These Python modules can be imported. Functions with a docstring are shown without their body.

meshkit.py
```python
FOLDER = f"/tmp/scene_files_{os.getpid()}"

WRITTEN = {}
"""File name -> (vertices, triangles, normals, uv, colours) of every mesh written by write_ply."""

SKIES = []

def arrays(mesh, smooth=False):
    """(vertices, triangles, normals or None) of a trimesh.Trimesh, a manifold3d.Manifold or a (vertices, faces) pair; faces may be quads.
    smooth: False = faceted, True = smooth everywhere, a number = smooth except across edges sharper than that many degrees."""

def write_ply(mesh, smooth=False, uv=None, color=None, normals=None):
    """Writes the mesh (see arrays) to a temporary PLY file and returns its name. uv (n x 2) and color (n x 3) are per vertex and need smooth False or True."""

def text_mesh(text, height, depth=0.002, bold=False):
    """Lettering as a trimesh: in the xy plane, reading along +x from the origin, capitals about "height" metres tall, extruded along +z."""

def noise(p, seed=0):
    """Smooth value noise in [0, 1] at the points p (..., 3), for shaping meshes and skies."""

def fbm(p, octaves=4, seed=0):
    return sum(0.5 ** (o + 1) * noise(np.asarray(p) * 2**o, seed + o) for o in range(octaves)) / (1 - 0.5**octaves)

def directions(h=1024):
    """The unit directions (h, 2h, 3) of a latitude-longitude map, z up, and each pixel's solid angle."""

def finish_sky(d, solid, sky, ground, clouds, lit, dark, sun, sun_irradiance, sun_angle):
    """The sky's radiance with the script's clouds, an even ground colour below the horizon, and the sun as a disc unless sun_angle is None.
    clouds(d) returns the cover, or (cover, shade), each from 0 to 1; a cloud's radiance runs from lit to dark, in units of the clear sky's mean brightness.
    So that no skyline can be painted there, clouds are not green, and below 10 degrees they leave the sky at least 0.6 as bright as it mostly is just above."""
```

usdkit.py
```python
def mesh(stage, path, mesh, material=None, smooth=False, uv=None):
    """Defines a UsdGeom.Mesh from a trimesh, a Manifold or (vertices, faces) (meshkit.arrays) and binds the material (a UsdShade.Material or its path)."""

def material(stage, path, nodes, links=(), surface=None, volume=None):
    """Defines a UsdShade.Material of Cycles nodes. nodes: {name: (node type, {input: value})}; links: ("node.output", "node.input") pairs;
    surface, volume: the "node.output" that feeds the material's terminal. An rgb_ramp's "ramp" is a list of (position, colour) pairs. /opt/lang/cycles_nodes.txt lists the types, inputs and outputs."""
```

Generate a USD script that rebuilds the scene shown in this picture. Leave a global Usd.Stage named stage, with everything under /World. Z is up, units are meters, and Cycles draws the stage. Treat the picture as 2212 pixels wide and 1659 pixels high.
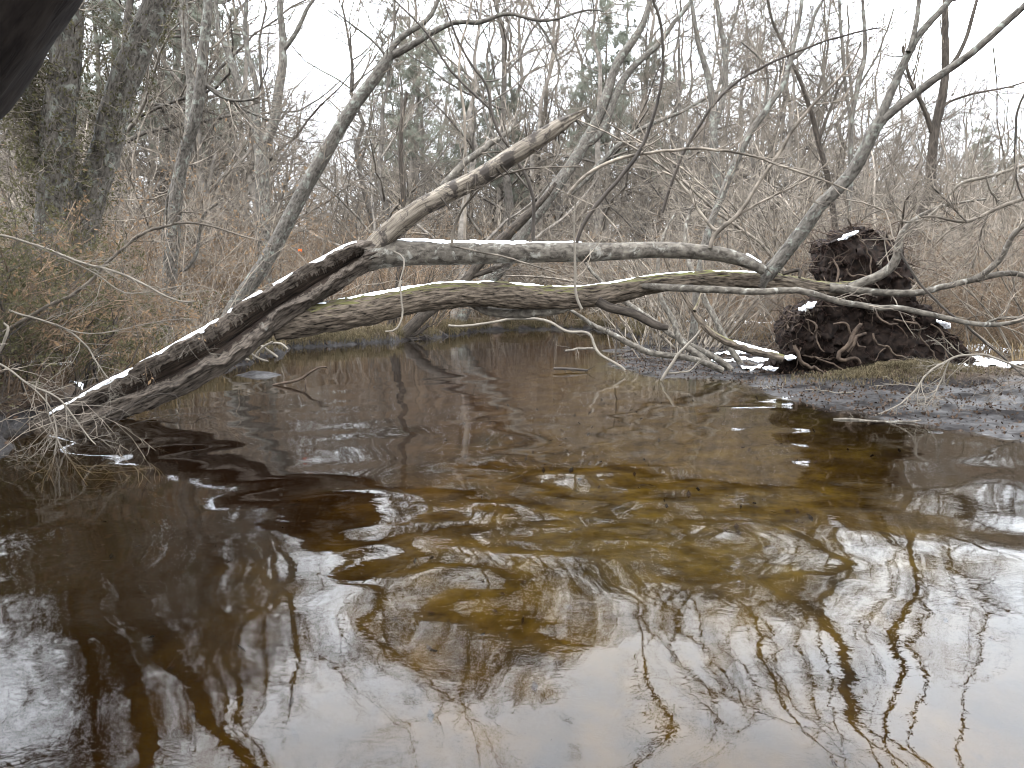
import math
import numpy as np
import trimesh
import manifold3d
import shapely
from shapely.geometry import Polygon
from scipy.interpolate import CubicSpline
import usdkit, meshkit
from pxr import Usd, UsdGeom, UsdLux, UsdShade, Sdf, Gf, Vt

stage = Usd.Stage.CreateInMemory()
UsdGeom.Xform.Define(stage, '/World')
UsdGeom.Scope.Define(stage, '/World/Looks')
T = Sdf.ValueTypeNames

# ------------------------------------------------------------------ camera, sky, sun, exposure
EYE = 1.0                                   # metres above the water
FPX, CX, CY = 1580.0, 1106.0, 829.5         # lens in units of a 2212 pixel wide picture
PITCH = math.atan2(189.5, FPX)
SP, CP = math.sin(PITCH), math.cos(PITCH)
cam = UsdGeom.Camera.Define(stage, '/World/camera')
cam.CreateFocalLengthAttr(4.5)
cam.CreateHorizontalApertureAttr(4.5 * 2212.0 / FPX)
cam.CreateClippingRangeAttr(Gf.Vec2f(0.05, 2000))
cam.CreateFStopAttr(2.0)
cam.CreateFocusDistanceAttr(7.0)
cam.CreateExposureAttr(0.8)
cam.AddTransformOp().Set(Gf.Matrix4d(1, 0, 0, 0, 0, SP, CP, 0, 0, -CP, SP, 0, 0, 0, EYE, 1))

SUN_EL, SUN_AZ = math.radians(52), math.radians(60)
sd = np.array([math.sin(SUN_AZ) * math.cos(SUN_EL), math.cos(SUN_AZ) * math.cos(SUN_EL), math.sin(SUN_EL)])
sun = UsdLux.DistantLight.Define(stage, '/World/sun')
sun.CreateIntensityAttr(0.14)
sun.CreateAngleAttr(40.0)
sun.CreateNormalizeAttr(True)
sun.CreateColorAttr(Gf.Vec3f(1.0, 0.97, 0.93))
_x = np.cross([0, 0, 1.0], sd); _x /= np.linalg.norm(_x); _y = np.cross(sd, _x)
sun.AddTransformOp().Set(Gf.Matrix4d(*_x, 0, *_y, 0, *sd, 0, 0, 0, 30, 1))

# overcast: a cloud deck, three times as bright overhead as at the horizon, over the physical sky
sky_mat = usdkit.material(stage, '/World/Looks/sky', {
    'sky': ('sky_texture', {'sky_type': 'single_scattering', 'sun_disc': False, 'sun_elevation': SUN_EL, 'sun_rotation': SUN_AZ}),
    'tc': ('texture_coordinate', {}),
    'sep': ('separate_xyz', {}),
    'h': ('math', {'math_type': 'maximum', 'value2': 0.0}),
    'lum': ('math', {'math_type': 'multiply_add', 'value2': 86.0, 'value3': 7.0}),
    'n': ('noise_texture', {'scale': 2.2, 'detail': 4.0, 'roughness': 0.55}),
    'nr': ('map_range', {'from_min': 0.3, 'from_max': 0.7, 'to_min': 0.88, 'to_max': 1.1}),
    'lum2': ('math', {'math_type': 'multiply'}),
    'tint': ('color', {'value': (0.945, 1.0, 1.07)}),
    'cloud': ('vector_math', {'math_type': 'scale'}),
    'mix': ('mix_color', {'fac': 0.93, 'use_clamp': False}),
    'bg': ('background_shader', {'strength': 0.1}),
}, [('tc.generated', 'sep.vector'), ('sep.z', 'h.value1'), ('h.value', 'lum.value1'), ('tc.generated', 'n.vector'), ('n.fac', 'nr.value'),
    ('lum.value', 'lum2.value1'), ('nr.result', 'lum2.value2'), ('tint.color', 'cloud.vector1'), ('lum2.value', 'cloud.scale'),
    ('sky.color', 'mix.a'), ('cloud.vector', 'mix.b'), ('mix.result', 'bg.color')], surface='bg.background')
dome = UsdLux.DomeLight.Define(stage, '/World/sky')
UsdShade.MaterialBindingAPI.Apply(dome.GetPrim()).Bind(sky_mat)
dome.GetPrim().SetCustomDataByKey('kind', 'structure')


# ------------------------------------------------------------------ helpers
def P(px, py, d):
    """The point at forward distance d that the photograph shows at (px, py)."""
    a, b = (px - CX) / FPX, -(py - CY) / FPX
    ry, rz = CP + b * SP, -SP + b * CP
    t = d / ry
    return np.array([a * t, d, EYE + rz * t])


def wpx(w, d):
    return w / FPX * d


names = {}


def numbered(parent, name):
    k = names.get((parent, name), 0)
    names[(parent, name)] = k + 1
    return f'{parent}/{name}' if k == 0 else f'{parent}/{name}_{k:03d}'


def tag(p, label=None, cat=None, group=None, kind=None):
    for k, v in (('label', label), ('category', cat), ('group', group), ('kind', kind)):
        if v:
            p.SetCustomDataByKey(k, v)


def obj(parent, name, geo, mat, label=None, cat=None, group=None, kind=None, origin=None, smooth=None):
    """One Mesh prim. geo: dict v, f (triangles), optional n (normals), bark (vectors)."""
    path = numbered(parent, name)
    v = np.asarray(geo['v'], np.float64)
    if origin is not None:
        v = v - origin
    m = UsdGeom.Mesh.Define(stage, path)
    f = np.asarray(geo['f'], np.int32)
    m.CreatePointsAttr(Vt.Vec3fArray.FromNumpy(v.astype(np.float32)))
    m.CreateFaceVertexCountsAttr(Vt.IntArray.FromNumpy(np.full(len(f), f.shape[1], np.int32)))
    m.CreateFaceVertexIndicesAttr(Vt.IntArray.FromNumpy(f.ravel()))
    m.CreateSubdivisionSchemeAttr('none')
    n = geo.get('n')
    if smooth:
        n = vnormals(v, f)
    if n is not None:
        m.CreateNormalsAttr(Vt.Vec3fArray.FromNumpy(np.asarray(n, np.float32)))
        m.SetNormalsInterpolation('vertex')
    if geo.get('bark') is not None:
        UsdGeom.PrimvarsAPI(m).CreatePrimvar('bark', T.Vector3fArray, 'vertex').Set(Vt.Vec3fArray.FromNumpy(np.asarray(geo['bark'], np.float32)))
    UsdShade.MaterialBindingAPI.Apply(m.GetPrim()).Bind(mat)
    tag(m.GetPrim(), label, cat, group, kind)
    return path


def thing(name, label, cat, loc=(0, 0, 0), group=None, rotz=0.0, scale=1.0, ref=None):
    path = numbered('/World', name)
    x = UsdGeom.Xform.Define(stage, path)
    x.AddTranslateOp().Set(Gf.Vec3d(*map(float, loc)))
    if rotz:
        x.AddRotateZOp().Set(float(math.degrees(rotz)))
    if scale != 1.0:
        s = scale if np.ndim(scale) else (scale,) * 3
        x.AddScaleOp().Set(Gf.Vec3f(*map(float, s)))
    if ref:
        x.GetPrim().GetReferences().AddInternalReference(ref)
        x.GetPrim().SetInstanceable(True)
    tag(x.GetPrim(), label, cat, group)
    return path


def vnormals(v, f):
    v, f = np.asarray(v, float), np.asarray(f)
    if f.shape[1] == 4:
        fn = np.cross(v[f[:, 2]] - v[f[:, 0]], v[f[:, 3]] - v[f[:, 1]])
    else:
        fn = np.cross(v[f[:, 1]] - v[f[:, 0]], v[f[:, 2]] - v[f[:, 0]])
    n = np.zeros_like(v)
    for k in range(f.shape[1]):
        for c in range(3):
            n[:, c] += np.bincount(f[:, k], fn[:, c], len(v))
    return n / np.maximum(np.linalg.norm(n, axis=1, keepdims=True), 1e-12)


def join(gs):
    gs = [g for g in gs if g is not None and len(g['v'])]
    at = np.cumsum([0] + [len(g['v']) for g in gs])
    out = {'v': np.vstack([g['v'] for g in gs]), 'f': np.vstack([g['f'] + a for g, a in zip(gs, at)])}
    for k in ('n', 'bark'):
        if all(g.get(k) is not None for g in gs):
            out[k] = np.vstack([g[k] for g in gs])
    return out


def unit(a):
    return a / np.maximum(np.linalg.norm(a, axis=-1, keepdims=True), 1e-12)


def tubes(C, R, sides, rng=None):
    """Tubes round the curves C (m, n, 3) with radii R (m, n)."""
    C, R = np.asarray(C, float), np.asarray(R, float)
    if C.ndim == 2:
        C, R = C[None], R[None]
    m, n, _ = C.shape
    t = unit(np.gradient(C, axis=1))
    main = unit(C[:, -1] - C[:, 0])
    ref = np.where(np.abs(main[:, 2:]) < 0.8, [[0, 0, 1.0]], [[0.37, 0.93, 0.0]])
    ref = np.repeat(ref[:, None], n, 1)
    a = unit(ref - (ref * t).sum(-1, keepdims=True) * t)
    b = np.cross(t, a)
    th = np.arange(sides) * 2 * np.pi / sides
    rad = np.cos(th)[None, None, :, None] * a[:, :, None] + np.sin(th)[None, None, :, None] * b[:, :, None]
    v = C[:, :, None] + R[:, :, None, None] * rad
    base = (np.arange(m) * n * sides)[:, None, None]
    i, j = np.meshgrid(np.arange(n - 1), np.arange(sides), indexing='ij')
    q = np.stack([i * sides + j, i * sides + (j + 1) % sides, (i + 1) * sides + (j + 1) % sides, (i + 1) * sides + j], -1).reshape(1, -1, 4)
    q = (q + base).reshape(-1, 4)
    s = np.concatenate([np.zeros((m, 1)), np.cumsum(np.linalg.norm(np.diff(C, axis=1), axis=-1), 1)], 1)
    off = (np.arange(m) * 7.31 % 50)[:, None, None]
    bark = np.stack([np.broadcast_to(R[:, :, None] * np.cos(th), (m, n, sides)) + off, np.broadcast_to(R[:, :, None] * np.sin(th), (m, n, sides)), np.broadcast_to(s[:, :, None], (m, n, sides))], -1)
    return {'v': v.reshape(-1, 3), 'f': np.vstack([q[:, [0, 1, 2]], q[:, [0, 2, 3]]]), 'n': rad.reshape(-1, 3), 'bark': bark.reshape(-1, 3)}


def sample(C, R, t):
    """Position, tangent, radius on curves C (m, n, 3) at t (m, k)."""
    m, n, _ = C.shape
    x = t * (n - 1)
    i = np.clip(x.astype(int), 0, n - 2)
    w = (x - i)[..., None]
    r = np.arange(m)[:, None]
    return C[r, i] * (1 - w) + C[r, i + 1] * w, unit(C[r, i + 1] - C[r, i]), R[r, i] * (1 - w[..., 0]) + R[r, i + 1] * w[..., 0]


def spawn(rng, C, R, k, tr=(0.25, 1.0), ang=(30, 60), length=(0.3, 0.6), rf=0.6, n=5, wander=0.18, up=0.06, tip=0.35, rmin=0.0012, absolute=False, falloff=0.5, rmax=9):
    """k side branches on each curve: (C', R')."""
    C, R = np.asarray(C, float), np.asarray(R, float)
    m = len(C)
    t = rng.uniform(*tr, (m, k))
    p, tan, r = sample(C, R, t)
    p, tan, r = p.reshape(-1, 3), tan.reshape(-1, 3), r.reshape(-1)
    N = m * k
    az = unit(rng.normal(size=(N, 3)))
    perp = unit(az - (az * tan).sum(1, keepdims=True) * tan)
    a = np.radians(rng.uniform(*ang, N))[:, None]
    d = np.cos(a) * tan + np.sin(a) * perp
    L = rng.uniform(*length, N)
    if not absolute:
        PL = np.linalg.norm(np.diff(C, axis=1), axis=-1).sum(1)
        L = L * np.repeat(PL, k) * (1 - falloff * t.reshape(-1))
    pts = [p]
    for s in range(n - 1):
        d = unit(d + wander * rng.normal(size=(N, 3)) + np.array([0, 0, up]))
        pts.append(pts[-1] + d * (L / (n - 1))[:, None])
    r0 = np.clip(r * rf, rmin, rmax)
    return np.stack(pts, 1), r0[:, None] * np.linspace(1, tip, n)[None]


def leaves(rng, C, R, k, size, tr=(0.1, 1), jitter=0.02, aspect=0.45, flat=0.4):
    """Rhombic leaves along the curves."""
    m = len(C)
    p, tan, _ = sample(C, R, rng.uniform(*tr, (m, k)))
    p = p.reshape(-1, 3) + rng.normal(size=(m * k, 3)) * jitter
    d = unit(tan.reshape(-1, 3) * 0.5 + rng.normal(size=(m * k, 3)))
    nn = unit(rng.normal(size=(m * k, 3)) + np.array([0, 0, flat]))
    s = unit(np.cross(d, nn))
    L = (size * rng.uniform(0.6, 1.3, m * k))[:, None]
    v = np.stack([p, p + d * L * 0.5 + s * L * aspect * 0.5, p + d * L, p + d * L * 0.5 - s * L * aspect * 0.5], 1).reshape(-1, 3)
    b = np.arange(m * k)[:, None] * 4
    return {'v': v, 'f': np.vstack([b + [0, 1, 2], b + [0, 2, 3]])}


def smooth_path(pts, step=None, n=None):
    """A smooth curve through rows of (x, y, z, radius)."""
    pts = np.asarray(pts, float)
    s = np.concatenate([[0], np.cumsum(np.linalg.norm(np.diff(pts[:, :3], axis=0), axis=1))])
    n = n or max(4, int(s[-1] / step) + 1)
    u = np.linspace(0, s[-1], n)
    if len(pts) > 2:
        from scipy.interpolate import PchipInterpolator
        tpath = CubicSpline(s, pts[:, :3])(u) if len(pts) > 3 else PchipInterpolator(s, pts[:, :3])(u)
        rad = PchipInterpolator(s, pts[:, 3])(u)
    else:
        tpath = np.stack([np.interp(u, s, pts[:, k]) for k in range(3)], 1)
        rad = np.interp(u, s, pts[:, 3])
    return tpath, rad


def pix(rows, d0, d1=None, wscale=1.0):
    """Rows (px, py, width px [, d]) to rows (x, y, z, radius)."""
    d1 = d0 if d1 is None else d1
    rows = [tuple(r) for r in rows]
    xs = np.array([r[:2] for r in rows], float)
    s = np.concatenate([[0], np.cumsum(np.hypot(*np.diff(xs, axis=0).T))])
    s = s / s[-1]
    out = []
    for r, k in zip(rows, s):
        d = r[3] if len(r) > 3 else d0 + (d1 - d0) * k
        out.append((*P(r[0], r[1], d), wscale * wpx(r[2], d) / 2))
    return np.array(out)


def wiggle(C, amp, freq, seed):
    n = np.stack([meshkit.fbm(C * freq, 3, seed + k) for k in range(3)], -1) - 0.5
    w = np.sin(np.linspace(0, np.pi, len(C)))[:, None]
    return C + n * amp * w


def log_mesh(rows, step, sides, amp=0.0, fr=(14, 3), seed=0, ridged=True, lump=0.08, cap=True, wob=0.0):
    """A limb with real bark relief: rows (x, y, z, radius)."""
    C, R = smooth_path(rows, step)
    if wob:
        C = wiggle(C, wob, 2.5, seed + 50)
    n = len(C)
    t = unit(np.gradient(C, axis=0))
    main = unit(C[-1] - C[0])
    ref = np.array([0, 0, 1.0]) if abs(main[2]) < 0.8 else np.array([0.37, 0.93, 0.0])
    a = unit(ref - (t @ ref)[:, None] * t)
    b = np.cross(t, a)
    th = np.arange(sides) * 2 * np.pi / sides
    s = np.concatenate([[0], np.cumsum(np.linalg.norm(np.diff(C, axis=0), axis=1))])
    q = np.stack([np.broadcast_to(np.cos(th), (n, sides)), np.broadcast_to(np.sin(th), (n, sides)), np.broadcast_to(s[:, None], (n, sides))], -1)
    big = meshkit.fbm(q * [0.9, 0.9, 2.2], 3, seed) - 0.5
    rr = R[:, None] * (1 + 2 * lump * big)
    if amp:
        f = meshkit.fbm(q * [R.mean() * fr[0], R.mean() * fr[0], fr[1]] + 0.35 * meshkit.noise(q * [2, 2, 6], seed + 9)[..., None], 4, seed + 3)
        f = np.abs(f - 0.5) * 2 if ridged else f - 0.5
        rr = rr + amp * np.clip(f * 2.2, -1, 1)
    v = C[:, None] + rr[..., None] * (np.cos(th)[None, :, None] * a[:, None] + np.sin(th)[None, :, None] * b[:, None])
    i, j = np.meshgrid(np.arange(n - 1), np.arange(sides), indexing='ij')
    f4 = np.stack([i * sides + j, i * sides + (j + 1) % sides, (i + 1) * sides + (j + 1) % sides, (i + 1) * sides + j], -1).reshape(-1, 4)
    f = np.vstack([f4[:, [0, 1, 2]], f4[:, [0, 2, 3]]])
    bark = (q * np.stack([rr, rr, np.ones_like(rr)], -1)).reshape(-1, 3) + seed * 3.1
    v = v.reshape(-1, 3)
    if cap:
        e = np.arange(sides)
        k = len(v)
        f = np.vstack([f, np.stack([np.full(sides, k), (e + 1) % sides, e], 1), np.stack([np.full(sides, k + 1), (n - 1) * sides + e, (n - 1) * sides + (e + 1) % sides], 1)])
        v = np.vstack([v, C[0], C[-1] + t[-1] * R[-1] * 0.3])
        bark = np.vstack([bark, bark[:1], bark[-1:]])
    return {'v': v, 'f': f, 'n': vnormals(v, f), 'bark': bark}, C, R


# ------------------------------------------------------------------ materials
def bark_mat(name, dark, light, blotch=None, blotch_at=(0.56, 0.66), grain=(40, 40, 7), bump=0.5, blotch_scale=5.0, moss=None, moss_at=(0.55, 0.95), rough=0.9, dist=0.01):
    dark, light = np.array(dark) * 0.53, np.array(light) * 0.53
    blotch = None if blotch is None else np.array(blotch) * 0.53
    nodes = {
        'a': ('attribute', {'attribute': 'bark'}),
        'm': ('mapping', {'scale': grain}),
        'n': ('noise_texture', {'scale': 1.0, 'detail': 6.0, 'roughness': 0.62, 'distortion': 0.4}),
        'r': ('rgb_ramp', {'ramp': [(0.0, dark), (0.36, dark), (0.62, light), (1.0, light)]}),
        'm2': ('mapping', {'scale': (blotch_scale, blotch_scale, blotch_scale * 0.6)}),
        'n2': ('noise_texture', {'scale': 1.0, 'detail': 4.0, 'roughness': 0.65}),
        'v': ('map_range', {'from_min': 0.25, 'from_max': 0.75, 'to_min': 0.65, 'to_max': 1.35}),
        'c0': ('vector_math', {'math_type': 'scale'}),
        'b': ('bump', {'strength': bump, 'distance': dist}),
        'p': ('principled_bsdf', {'roughness': rough, 'specular_ior_level': 0.06}),
    }
    links = [('a.vector', 'm.vector'), ('m.vector', 'n.vector'), ('n.fac', 'r.fac'), ('a.vector', 'm2.vector'), ('m2.vector', 'n2.vector'), ('n2.fac', 'v.value'),
             ('r.color', 'c0.vector1'), ('v.result', 'c0.scale'), ('n.fac', 'b.height'), ('b.normal', 'p.normal')]
    last = 'c0.vector'
    if blotch is not None:
        nodes['n3'] = ('noise_texture', {'scale': blotch_scale * 1.7, 'detail': 5.0, 'roughness': 0.7, 'distortion': 0.6})
        nodes['k'] = ('map_range', {'from_min': blotch_at[0], 'from_max': blotch_at[1], 'clamp': True})
        nodes['cb'] = ('mix_color', {'b': blotch})
        links += [('a.vector', 'n3.vector'), ('n3.fac', 'k.value'), ('k.result', 'cb.fac'), (last, 'cb.a')]
        last = 'cb.result'
    if moss is not None:
        nodes['g'] = ('geometry', {})
        nodes['gs'] = ('separate_xyz', {})
        nodes['gk'] = ('math', {'math_type': 'multiply_add', 'value2': 0.7})
        nodes['gm'] = ('map_range', {'from_min': moss_at[0], 'from_max': moss_at[1], 'clamp': True})
        nodes['cm'] = ('mix_color', {'b': moss})
        links += [('g.normal', 'gs.vector'), ('n2.fac', 'gk.value1'), ('gs.z', 'gk.value3'), ('gk.value', 'gm.value'), ('gm.result', 'cm.fac'), (last, 'cm.a')]
        nodes['gk'][1]['value2'] = 1.1
        nodes['gm'][1].update(from_min=moss_at[0] + 0.55, from_max=moss_at[1] + 0.55)
        last = 'cm.result'
    links.append((last, 'p.base_color'))
    return usdkit.material(stage, '/World/Looks/' + name, nodes, links, surface='p.BSDF')


def flat_mat(name, c1, c2, scale=30.0, rough=0.9, bump=0.0, translucent=0.0, per_object=0.0):
    if name not in ('snow', 'tape'):
        c1, c2 = np.array(c1) * 0.53, np.array(c2) * 0.53
    nodes = {
        'g': ('geometry', {}), 'n': ('noise_texture', {'scale': scale, 'detail': 4.0}),
        'r': ('rgb_ramp', {'ramp': [(0.3, c1), (0.7, c2)]}),
        'p': ('principled_bsdf', {'roughness': rough, 'specular_ior_level': 0.06}),
    }
    links = [('g.position', 'n.vector'), ('n.fac', 'r.fac')]
    col, out = 'r.color', 'p.BSDF'
    if per_object:
        nodes['o'] = ('object_info', {})
        nodes['om'] = ('map_range', {'to_min': 1 - per_object, 'to_max': 1 + per_object})
        nodes['os'] = ('vector_math', {'math_type': 'scale'})
        links += [('o.random', 'om.value'), (col, 'os.vector1'), ('om.result', 'os.scale')]
        col = 'os.vector'
    links.append((col, 'p.base_color'))
    if bump:
        nodes['b'] = ('bump', {'strength': bump, 'distance': 0.01})
        links += [('n.fac', 'b.height'), ('b.normal', 'p.normal')]
    if translucent:
        nodes['t'] = ('translucent_bsdf', {})
        nodes['x'] = ('mix_closure', {'fac': translucent})
        links += [(col, 't.color'), ('p.BSDF', 'x.closure1'), ('t.BSDF', 'x.closure2')]
        out = 'x.closure'
    return usdkit.material(stage, '/World/Looks/' + name, nodes, links, surface=out)


M = {}
M['old_bark'] = bark_mat('old_bark', (0.012, 0.009, 0.007), (0.115, 0.093, 0.074), (0.19, 0.18, 0.155), (0.64, 0.76), grain=(55, 55, 9), bump=0.7)
M['ridged_bark'] = bark_mat('ridged_bark', (0.012, 0.009, 0.007), (0.155, 0.123, 0.092), None, grain=(60, 60, 10), bump=0.8, moss=(0.07, 0.068, 0.022), moss_at=(0.62, 1.0))
M['grey_bark'] = bark_mat('grey_bark', (0.045, 0.038, 0.031), (0.155, 0.135, 0.11), (0.26, 0.245, 0.212), (0.55, 0.64), grain=(22, 22, 14), bump=0.3)
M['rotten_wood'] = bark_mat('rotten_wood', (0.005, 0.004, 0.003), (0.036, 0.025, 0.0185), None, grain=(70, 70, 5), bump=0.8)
M['bare_wood'] = bark_mat('bare_wood', (0.085, 0.068, 0.052), (0.25, 0.212, 0.168), (0.055, 0.046, 0.039), (0.48, 0.55), grain=(80, 80, 4), bump=0.5, blotch_scale=4.0)
M['tree_bark'] = bark_mat('tree_bark', (0.035, 0.03, 0.025), (0.13, 0.115, 0.097), (0.20, 0.205, 0.175), (0.54, 0.64), grain=(35, 35, 16), bump=0.5)
M['dark_bark'] = bark_mat('dark_bark', (0.02, 0.016, 0.013), (0.07, 0.057, 0.045), None, grain=(40, 40, 9), bump=0.6)
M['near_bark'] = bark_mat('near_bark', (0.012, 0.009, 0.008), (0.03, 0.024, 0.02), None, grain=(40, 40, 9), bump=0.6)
M['far_bark'] = flat_mat('far_bark', (0.05, 0.043, 0.036), (0.20, 0.175, 0.148), 6.0, per_object=0.45)
M['twig'] = flat_mat('twig', (0.045, 0.037, 0.029), (0.245, 0.205, 0.163), 9.0, per_object=0.45)
M['pale_twig'] = flat_mat('pale_twig', (0.13, 0.112, 0.09), (0.21, 0.182, 0.148), 8.0)
M['dark_twig'] = flat_mat('dark_twig', (0.035, 0.03, 0.026), (0.08, 0.066, 0.055), 6.0)
M['rust_twig'] = flat_mat('rust_twig', (0.06, 0.041, 0.026), (0.235, 0.165, 0.11), 7.0, per_object=0.45)
M['rust_leaf'] = flat_mat('rust_leaf', (0.11, 0.066, 0.036), (0.20, 0.135, 0.078), 2.0, translucent=0.3, per_object=0.25)
M['olive_leaf'] = flat_mat('olive_leaf', (0.036, 0.034, 0.016), (0.095, 0.085, 0.043), 3.0, translucent=0.25, per_object=0.2)
M['needle'] = flat_mat('needle', (0.15, 0.158, 0.12), (0.25, 0.255, 0.205), 1.5, translucent=0.35, per_object=0.2)
M['soil'] = flat_mat('soil', (0.004, 0.0027, 0.0022), (0.021, 0.0135, 0.0098), 16.0, bump=1.0)
M['root'] = flat_mat('root', (0.025, 0.018, 0.014), (0.10, 0.072, 0.052), 12.0)
M['red_root'] = flat_mat('red_root', (0.03, 0.019, 0.015), (0.085, 0.05, 0.04), 12.0)
M['snow'] = flat_mat('snow', (0.80, 0.82, 0.86), (0.88, 0.89, 0.92), 40.0, rough=0.6, bump=0.25)
M['grass'] = flat_mat('grass', (0.10, 0.07, 0.038), (0.22, 0.16, 0.088), 4.0, translucent=0.25)
M['moss_grass'] = flat_mat('moss_grass', (0.05, 0.042, 0.022), (0.13, 0.10, 0.058), 5.0, translucent=0.2)
M['tape'] = flat_mat('tape', (0.50, 0.055, 0.012), (0.55, 0.075, 0.016), 10.0, rough=0.4)
M['dead_leaf'] = flat_mat('dead_leaf', (0.02, 0.014, 0.011), (0.09, 0.058, 0.038), 14.0)

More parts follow.
